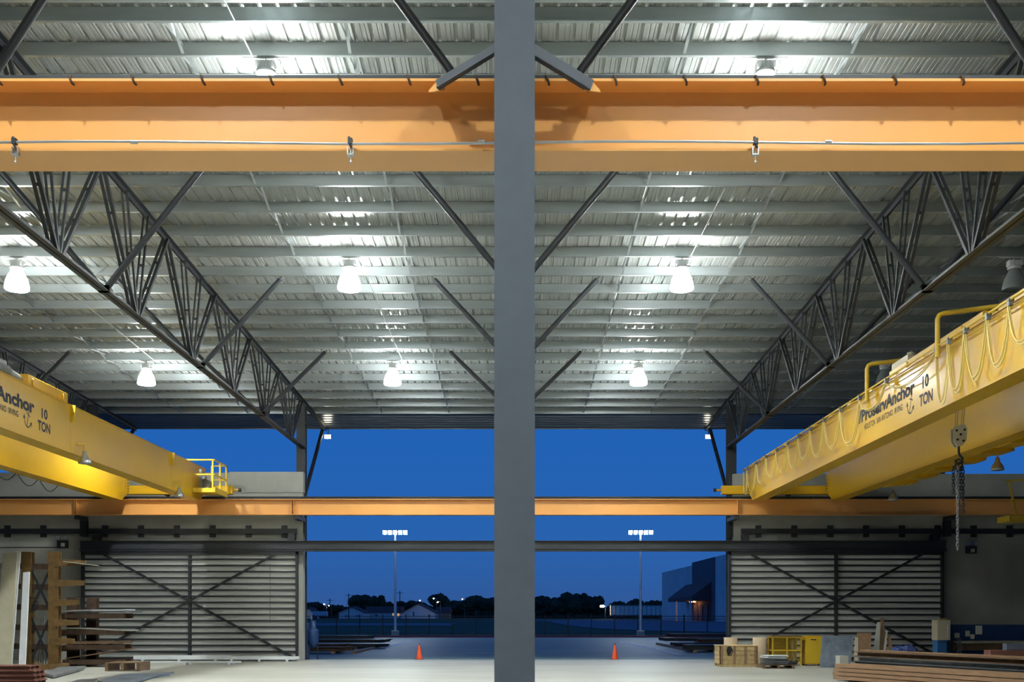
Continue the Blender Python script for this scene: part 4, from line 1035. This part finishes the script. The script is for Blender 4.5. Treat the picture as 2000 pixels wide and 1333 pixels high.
def ctube(px, py0, py1, Y, r, lab):
    X = gx(px, Y); z1 = at(0, py0, Y).z; z0 = max(0, at(0, py1, Y).z)
    t = thing('cardboard_tube', lab, 'tube', (X, Y, z0), 'cardboard tubes')
    build(MB().lathe((X, Y, z0), [(r,0),(r,z1-z0),(r-.03,z1-z0),(r-.03,z1-z0-.3)], 24, cap=False).lathe((X, Y, z0), [(r-.03,0),(r-.03,.02)], 24), 'tube_body', 'card', t)
ctube(1427, 1246, 1310, 42.7, .26, 'thick cardboard tube standing behind the wooden crate'); ctube(1484, 1246, 1310, 42.6, .27, 'thick cardboard tube standing between the crate and the yellow cage')
# pallet with scrap sheets
t, Y, x0, x1 = pallet(1490, 1552, 1307, 'low pallet of scrap metal in front of the yellow cage', 'darkwood', .14)
x0, x1 = gx(1487, Y), gx(1556, Y)
for k in range(6):
    a = random.uniform(-.02, .02); z = .16+k*.055
    mb = MB().prism([(x0+.05+k*.04+random.uniform(0,.15), Y+.05, z), (x1-.1-random.uniform(0,.25), Y+.1, z+a), (x1-.15, Y+.9, z), (x0+.15, Y+.95, z)], (0,0,.03))
    solo(mb, 'scrap_sheet', 'white' if k > 3 else 'plate', 'scrap metal sheet on the low pallet before the yellow cage, %s from the bottom' % ORD[k], 'scrap metal', 'scrap sheets on the pallet')
mb = MB()
for k in range(7): mb.tube([(x0+.9+k*.05, Y-.03+.02*k, .15), (x0+1.0+k*.05, Y-.06, .26+.02*(k % 3)), (x0+1.15+k*.02, Y-.02, .17)], .02, 5)
solo(mb, 'cable_heap', 'black', 'tangled black cables at the right end of the scrap pallet', 'cables')
# yellow cage
Y = 42.0; x0, x1 = gx(1508, Y), gx(1566, Y); zt = at(0, 1244, Y).z
t = thing('wire_cage', 'yellow wire mesh cage locker on the right floor', 'cage', ((x0+x1)/2, Y+.4, 0))
mb = MB()
for x in (x0, x1-.05, (x0+x1)/2-.02):
    mb.box(x, Y, 0, x+.05, Y+.05, zt); mb.box(x, Y+.75, 0, x+.05, Y+.8, zt)
for z in (.1, zt*.5, zt-.05): mb.box(x0, Y, z, x1, Y+.05, z+.05).box(x0, Y+.75, z, x1, Y+.8, z+.05).box(x0, Y, z, x0+.05, Y+.8, z+.05).box(x1-.05, Y, z, x1, Y+.8, z+.05)
build(mb, 'frame', 'yellow2', t)
mb = MB(); x = x0
while x < x1: mb.box(x-.004, Y+.02, .1, x+.004, Y+.028, zt-.03); x += .055
z = .12
while z < zt-.05: mb.box(x0, Y+.02, z-.004, x1, Y+.028, z+.004); z += .055
build(mb, 'mesh_door', 'yellow2', t)
build(MB().box(x0-.02, Y-.02, zt, x1+.02, Y+.82, zt+.03), 'top_plate', 'darkwood', t)
build(MB().box(x0+.05, Y+.72, .1, x1-.05, Y+.74, zt-.05), 'back_panel', 'rust', t)
solo(MB().tube([(x0+.95, Y+.35, .05), (x0+.85, Y+.4, .95)], .09, 12), 'gas_bottle', 'plate', 'grey gas bottle standing inside the yellow wire cage', 'gas bottle')
# yellow cabinet
x0, x1 = gx(1573, Y), gx(1608, Y); zt = at(0, 1243, Y).z
t = thing('yellow_cabinet', 'solid yellow metal cabinet between the cage and the leaning plate', 'cabinet', ((x0+x1)/2, Y+.3, 0))
build(MB().bbox(x0, Y, .06, x1, Y+.6, zt, .01), 'body', 'yellow', t)
build(MB().box(x0+.03, Y-.02, .1, x1-.03, Y, zt-.06), 'door', 'yellow2', t)
build(MB().box(x0+.2, Y-.035, zt-.16, x0+.4, Y-.02, zt-.12), 'handle', 'black', t)
for x in (x0, x1-.06): build(MB().box(x, Y, 0, x+.06, Y+.5, .06), 'foot', 'black', t)
# leaning plate
def lean(poly, Yb, Yt, m, th, name, lab, cat, group=None):
    """poly in pixels; interpolate depth between bottom Yb and top Yt by pixel row"""
    lo = max(p[1] for p in poly); hi = min(p[1] for p in poly); pts = []
    for x, y in poly:
        u = (lo-y)/(lo-hi); Yy = Yb+(Yt-Yb)*u; p = at(x, y, Yy); p.z = max(p.z, .01); pts.append(p)
    return solo(MB().prism(pts, (0, th, 0)), name, m, lab, cat, group)
lean([(1601,1305),(1606,1242),(1668,1243),(1661,1305)], gy(1305), gy(1305)+.5, 'plateblue', .03, 'leaning_plate', 'large blue-grey mottled steel plate leaning beside the yellow cabinet', 'steel plate')
g_ = 'offcut boards leaning on the right door'
lean([(1672,1298),(1674,1237),(1702,1237),(1699,1298)], 42.6, 43.2, 'wood', .03, 'leaning_board', 'orange-brown square board leaning right of the blue-grey plate', 'board', g_)
lean([(1668,1298),(1670,1246),(1676,1246),(1676,1298)], 42.3, 42.8, 'beige', .03, 'leaning_board', 'narrow pale strip leaning at the left edge of the orange-brown board', 'board', g_)
lean([(1703,1298),(1713,1216),(1720,1216),(1716,1298)], 42.9, 43.6, 'platelight', .03, 'leaning_board', 'thin tapering grey board leaning, leftmost of the tall offcuts', 'board', g_)
lean([(1709,1298),(1720,1209),(1726,1208),(1735,1298)], 43.3, 44.0, 'darkwood', .03, 'leaning_board', 'tallest dark wooden offcut leaning against the right door', 'board', g_)
lean([(1722,1298),(1731,1233),(1734,1233),(1727,1298)], 42.7, 43.2, 'platelight', .03, 'leaning_board', 'thin pale metal strip leaning in front of the tallest offcut', 'board', g_)
lean([(1738,1298),(1734,1240),(1739,1240),(1748,1298)], 43.0, 43.7, 'wood', .03, 'leaning_board', 'narrow brown board leaning rightmost of the tall offcuts', 'board', g_)
mb = MB()
for k in range(5): mb.blob((gx(1760, 41)+random.uniform(-.25,.25), 41+random.uniform(-.15,.15), .28+random.uniform(0,.35)), .32, .28, .24, 12, 8, .14)
for k in range(3): mb.blob((gx(1760, 41)+(k-1)*.28, 41, .16), .3, .3, .17, 12, 8, .1)
solo(mb, 'tarp_heap', 'tarp', 'crumpled blue tarp heap in front of the right door', 'tarp')

# long stock running towards the camera on the right
def long_stock(a, b, w, h, m, name, lab, group, tubeish=False):
    """a, b: (x, y, z) of bottom-left long edge ends"""
    A, B = Vector(a), Vector(b); mb = MB()
    mb.sweep([(0,0),(w,0),(w,h),(0,h)] if not tubeish else [(0,0),(w,0),(w,.015),(.02,.015),(.02,h-.015),(w,h-.015),(w,h),(0,h)], A, B)
    return solo(mb, name, m, lab, 'timber' if m == 'wood' else 'steel stock', group)
# brown beams (front)
A0 = Vector((gx(1632, 32.5), 32.5, 0)); B0 = Vector((12.9, 25.0, 0)); d = (B0-A0).normalized(); nrm = Vector((-d.y, d.x, 0))
for j in range(4):
    for k in range(3):
        o_ = nrm*(k*.27)+Vector((0,0,.04+j*.118))
        a = A0+o_+d*random.uniform(0,.12); b = B0+o_
        mb = MB().bar(a+Vector((0,0,.055)), b+Vector((0,0,.055)), .25, .098)
        solo(mb, 'timber_beam', 'wood', 'brown timber beam in the front stack at lower right, %s layer up, %s row from the front' % (ORD[j], ORD[k]), 'timber', 'brown timbers in the front right stack')
mb = MB()
for u in (.6, 3.5, 6.5):
    p = A0+d*u; mb.bar(p-nrm*.1+Vector((0,0,.02)), p+nrm*.9+Vector((0,0,.02)), .1, .04)
solo(mb, 'timber_skids', 'darkwood', 'low skids under the front brown timber stack', 'timber')
# dark steel stack behind
A1 = Vector((gx(1664, 36.0), 36.0, 0)); B1 = Vector((14.8, 26.5, 0)); d = (B1-A1).normalized(); nrm = Vector((-d.y, d.x, 0))
cnt = 0
for j in range(4):
    for k in range(4):
        o_ = nrm*(k*.28)+Vector((0,0,.12+j*.16)); a = A1+o_+d*(random.uniform(0,.5)+(j == 3)*1.2*(k % 2)); b = B1+o_-d*random.uniform(0,1.5)
        m = 'darkwood' if j == 3 and k < 2 else ('black' if (j+k) % 3 == 1 else 'plate')
        mb = MB().sweep([(0,0),(.24,0),(.24,.015),(.02,.015),(.02,.135),(.24,.135),(.24,.15),(0,.15)], a, b)
        solo(mb, 'steel_channel', m, 'dark steel channel in the stack behind the brown timbers, %s layer up, %s row' % (ORD[j], ORD[k]), 'steel stock', 'channels in the right rear stack')
mb = MB()
for u in (.6, 4, 8):
    p = A1+d*u; mb.bar(p-nrm*.1+Vector((0,0,.06)), p+nrm*1.25+Vector((0,0,.06)), .12, .12)
solo(mb, 'timber_skids', 'darkwood', 'skids under the dark steel channel stack on the right', 'timber')
# tall box top of the rear stack: long tan board
a = A1+Vector((0,0,.78)); b = B1+Vector((0,0,.78)); 
solo(MB().bar(a+d*.2+nrm*.3, b-d*.5+nrm*.3, .3, .045), 'wooden_board', 'wood', 'long tan board lying on top of the dark steel channel stack', 'board')
solo(MB().bbox(gx(1644,35)-.0, 35.2, 0, gx(1662,35), 35.7, .62, .02), 'small_drum_box', 'platelight', 'small pale box standing at the left end of the dark steel stack', 'box')
# thin white bars front
for k in range(5):
    ya, yb = 29.8, 26.2; xa_ = gx(1590+k*7, ya); xb_ = gx(1632+k*17, yb)
    solo(MB().bar((xa_, ya-.15*k, .10+.018*(k % 2)), (xb_, yb, .10), .06, .02), 'white_bar', 'white', 'thin white bar on the floor left of the front timber stack, %s from the left' % ORD[k], 'metal bar', 'white bars on the right floor')
solo(MB().bar((gx(1578,28.4), 28.4, .045), (gx(1680,28.2), 28.2, .045), .12, .09), 'timber_block', 'darkwood', 'short dark timber block under the thin white bars', 'timber')
# right edge: brown box beams stacked high + grey tube
Y = 34.0
for i, (p0, p1, py0, py1, m, lab) in enumerate(((1930,2090,1286,1304,'red','lower brown beam in the stack at the right picture edge'), (1935,2090,1271,1286,'red','upper brown beam in the stack at the right picture edge'), (1972,2100,1258,1271,'plateblue','blue-grey steel tube on top of the brown beams at the right edge'))):
    a = at(p0, py1, Y); b = at(p1, py0, Y)
    solo(MB().bbox(a.x, Y+(.2 if i == 2 else 0), a.z, b.x, Y+.5, b.z-.004, .012), 'stacked_beam', m, lab, 'beam', 'stack at the right edge')
t = thing('steel_trestle', 'dark low trestle under the brown beams at the right edge', 'trestle', (gx(1990, Y), Y+.25, 0)); zb = at(0, 1304, Y).z
build(MB().box(gx(1935,Y), Y, zb-.1, gx(2085,Y), Y+.5, zb), 'top_bar', 'black', t)
for px in (1940, 2075):
    for yy in (0, .42): build(MB().box(gx(px,Y), Y+yy, 0, gx(px,Y)+.08, Y+yy+.08, zb-.1), 'leg', 'black', t)

# press brake
Y = 44.0
t = thing('press_brake', 'blue press brake machine with a cream control box by the shaded right wall', 'machine', (gx(1910, Y), Y, 0))
def pbox(p0, py0, p1, py1, y0, y1, m, name, par=t, b=.015):
    a = at(p0, py1, Y); c = at(p1, py0, Y); return build(MB().bbox(a.x, y0, max(0, a.z), c.x, y1, c.z, b), name, m, par)
pbox(1827, 1250, 1846, 1300, Y-.2, Y+.3, 'blue', 'pedestal')
cb = pbox(1825, 1212, 1851, 1251, Y-.3, Y+.3, 'cream', 'control_box')
pbox(1844, 1219, 1850, 1246, Y-.34, Y-.31, 'paper', 'control_panel', cb)
pbox(1834, 1208, 1848, 1212, Y-.1, Y+.1, 'crate', 'cap_box', cb)
a = at(1855, 1258, Y); mb = MB(); ring = [(a.x+.1*math.cos(q*math.pi/8), Y-.3, a.z+.1*math.sin(q*math.pi/8)) for q in range(16)]; build(MB().prism(ring, (0,.08,0)), 'dial', 'black', t)
pbox(1856, 1221, 2100, 1252, Y+.1, Y+.5, 'navy', 'upper_beam')
pbox(1850, 1221, 1872, 1305, Y+.15, Y+.8, 'navy', 'side_frame')
pbox(2060, 1221, 2100, 1305, Y+.15, Y+.8, 'navy', 'side_frame')
pbox(1858, 1253, 2090, 1257, Y-.2, Y+.2, 'beige', 'tool_bar')
pbox(1860, 1258, 2000, 1270, Y-.05, Y+.2, 'darkwood', 'die_rail')
pbox(1872, 1272, 2080, 1303, Y+.25, Y+.5, 'navy', 'lower_bed')
for p0, y0, p1, y1 in ((1866,1237,1876,1247),(1887,1233,1896,1244),(1897,1240,1905,1249),(1907,1223,1920,1240)): pbox(p0, y0, p1, y1, Y+.08, Y+.099, 'paper', 'paper_notice', b=.002)
mb = MB()
for k in range(4): x = gx(1864, Y)+k*.05; mb.tube([(x, Y-.25, 1.0), (x+.04, Y-.3, .6), (x-.03, Y-.22, .3), (x+.02, Y-.2, .05)], .015, 5)
build(mb, 'cable_bundle', 'plate', t)
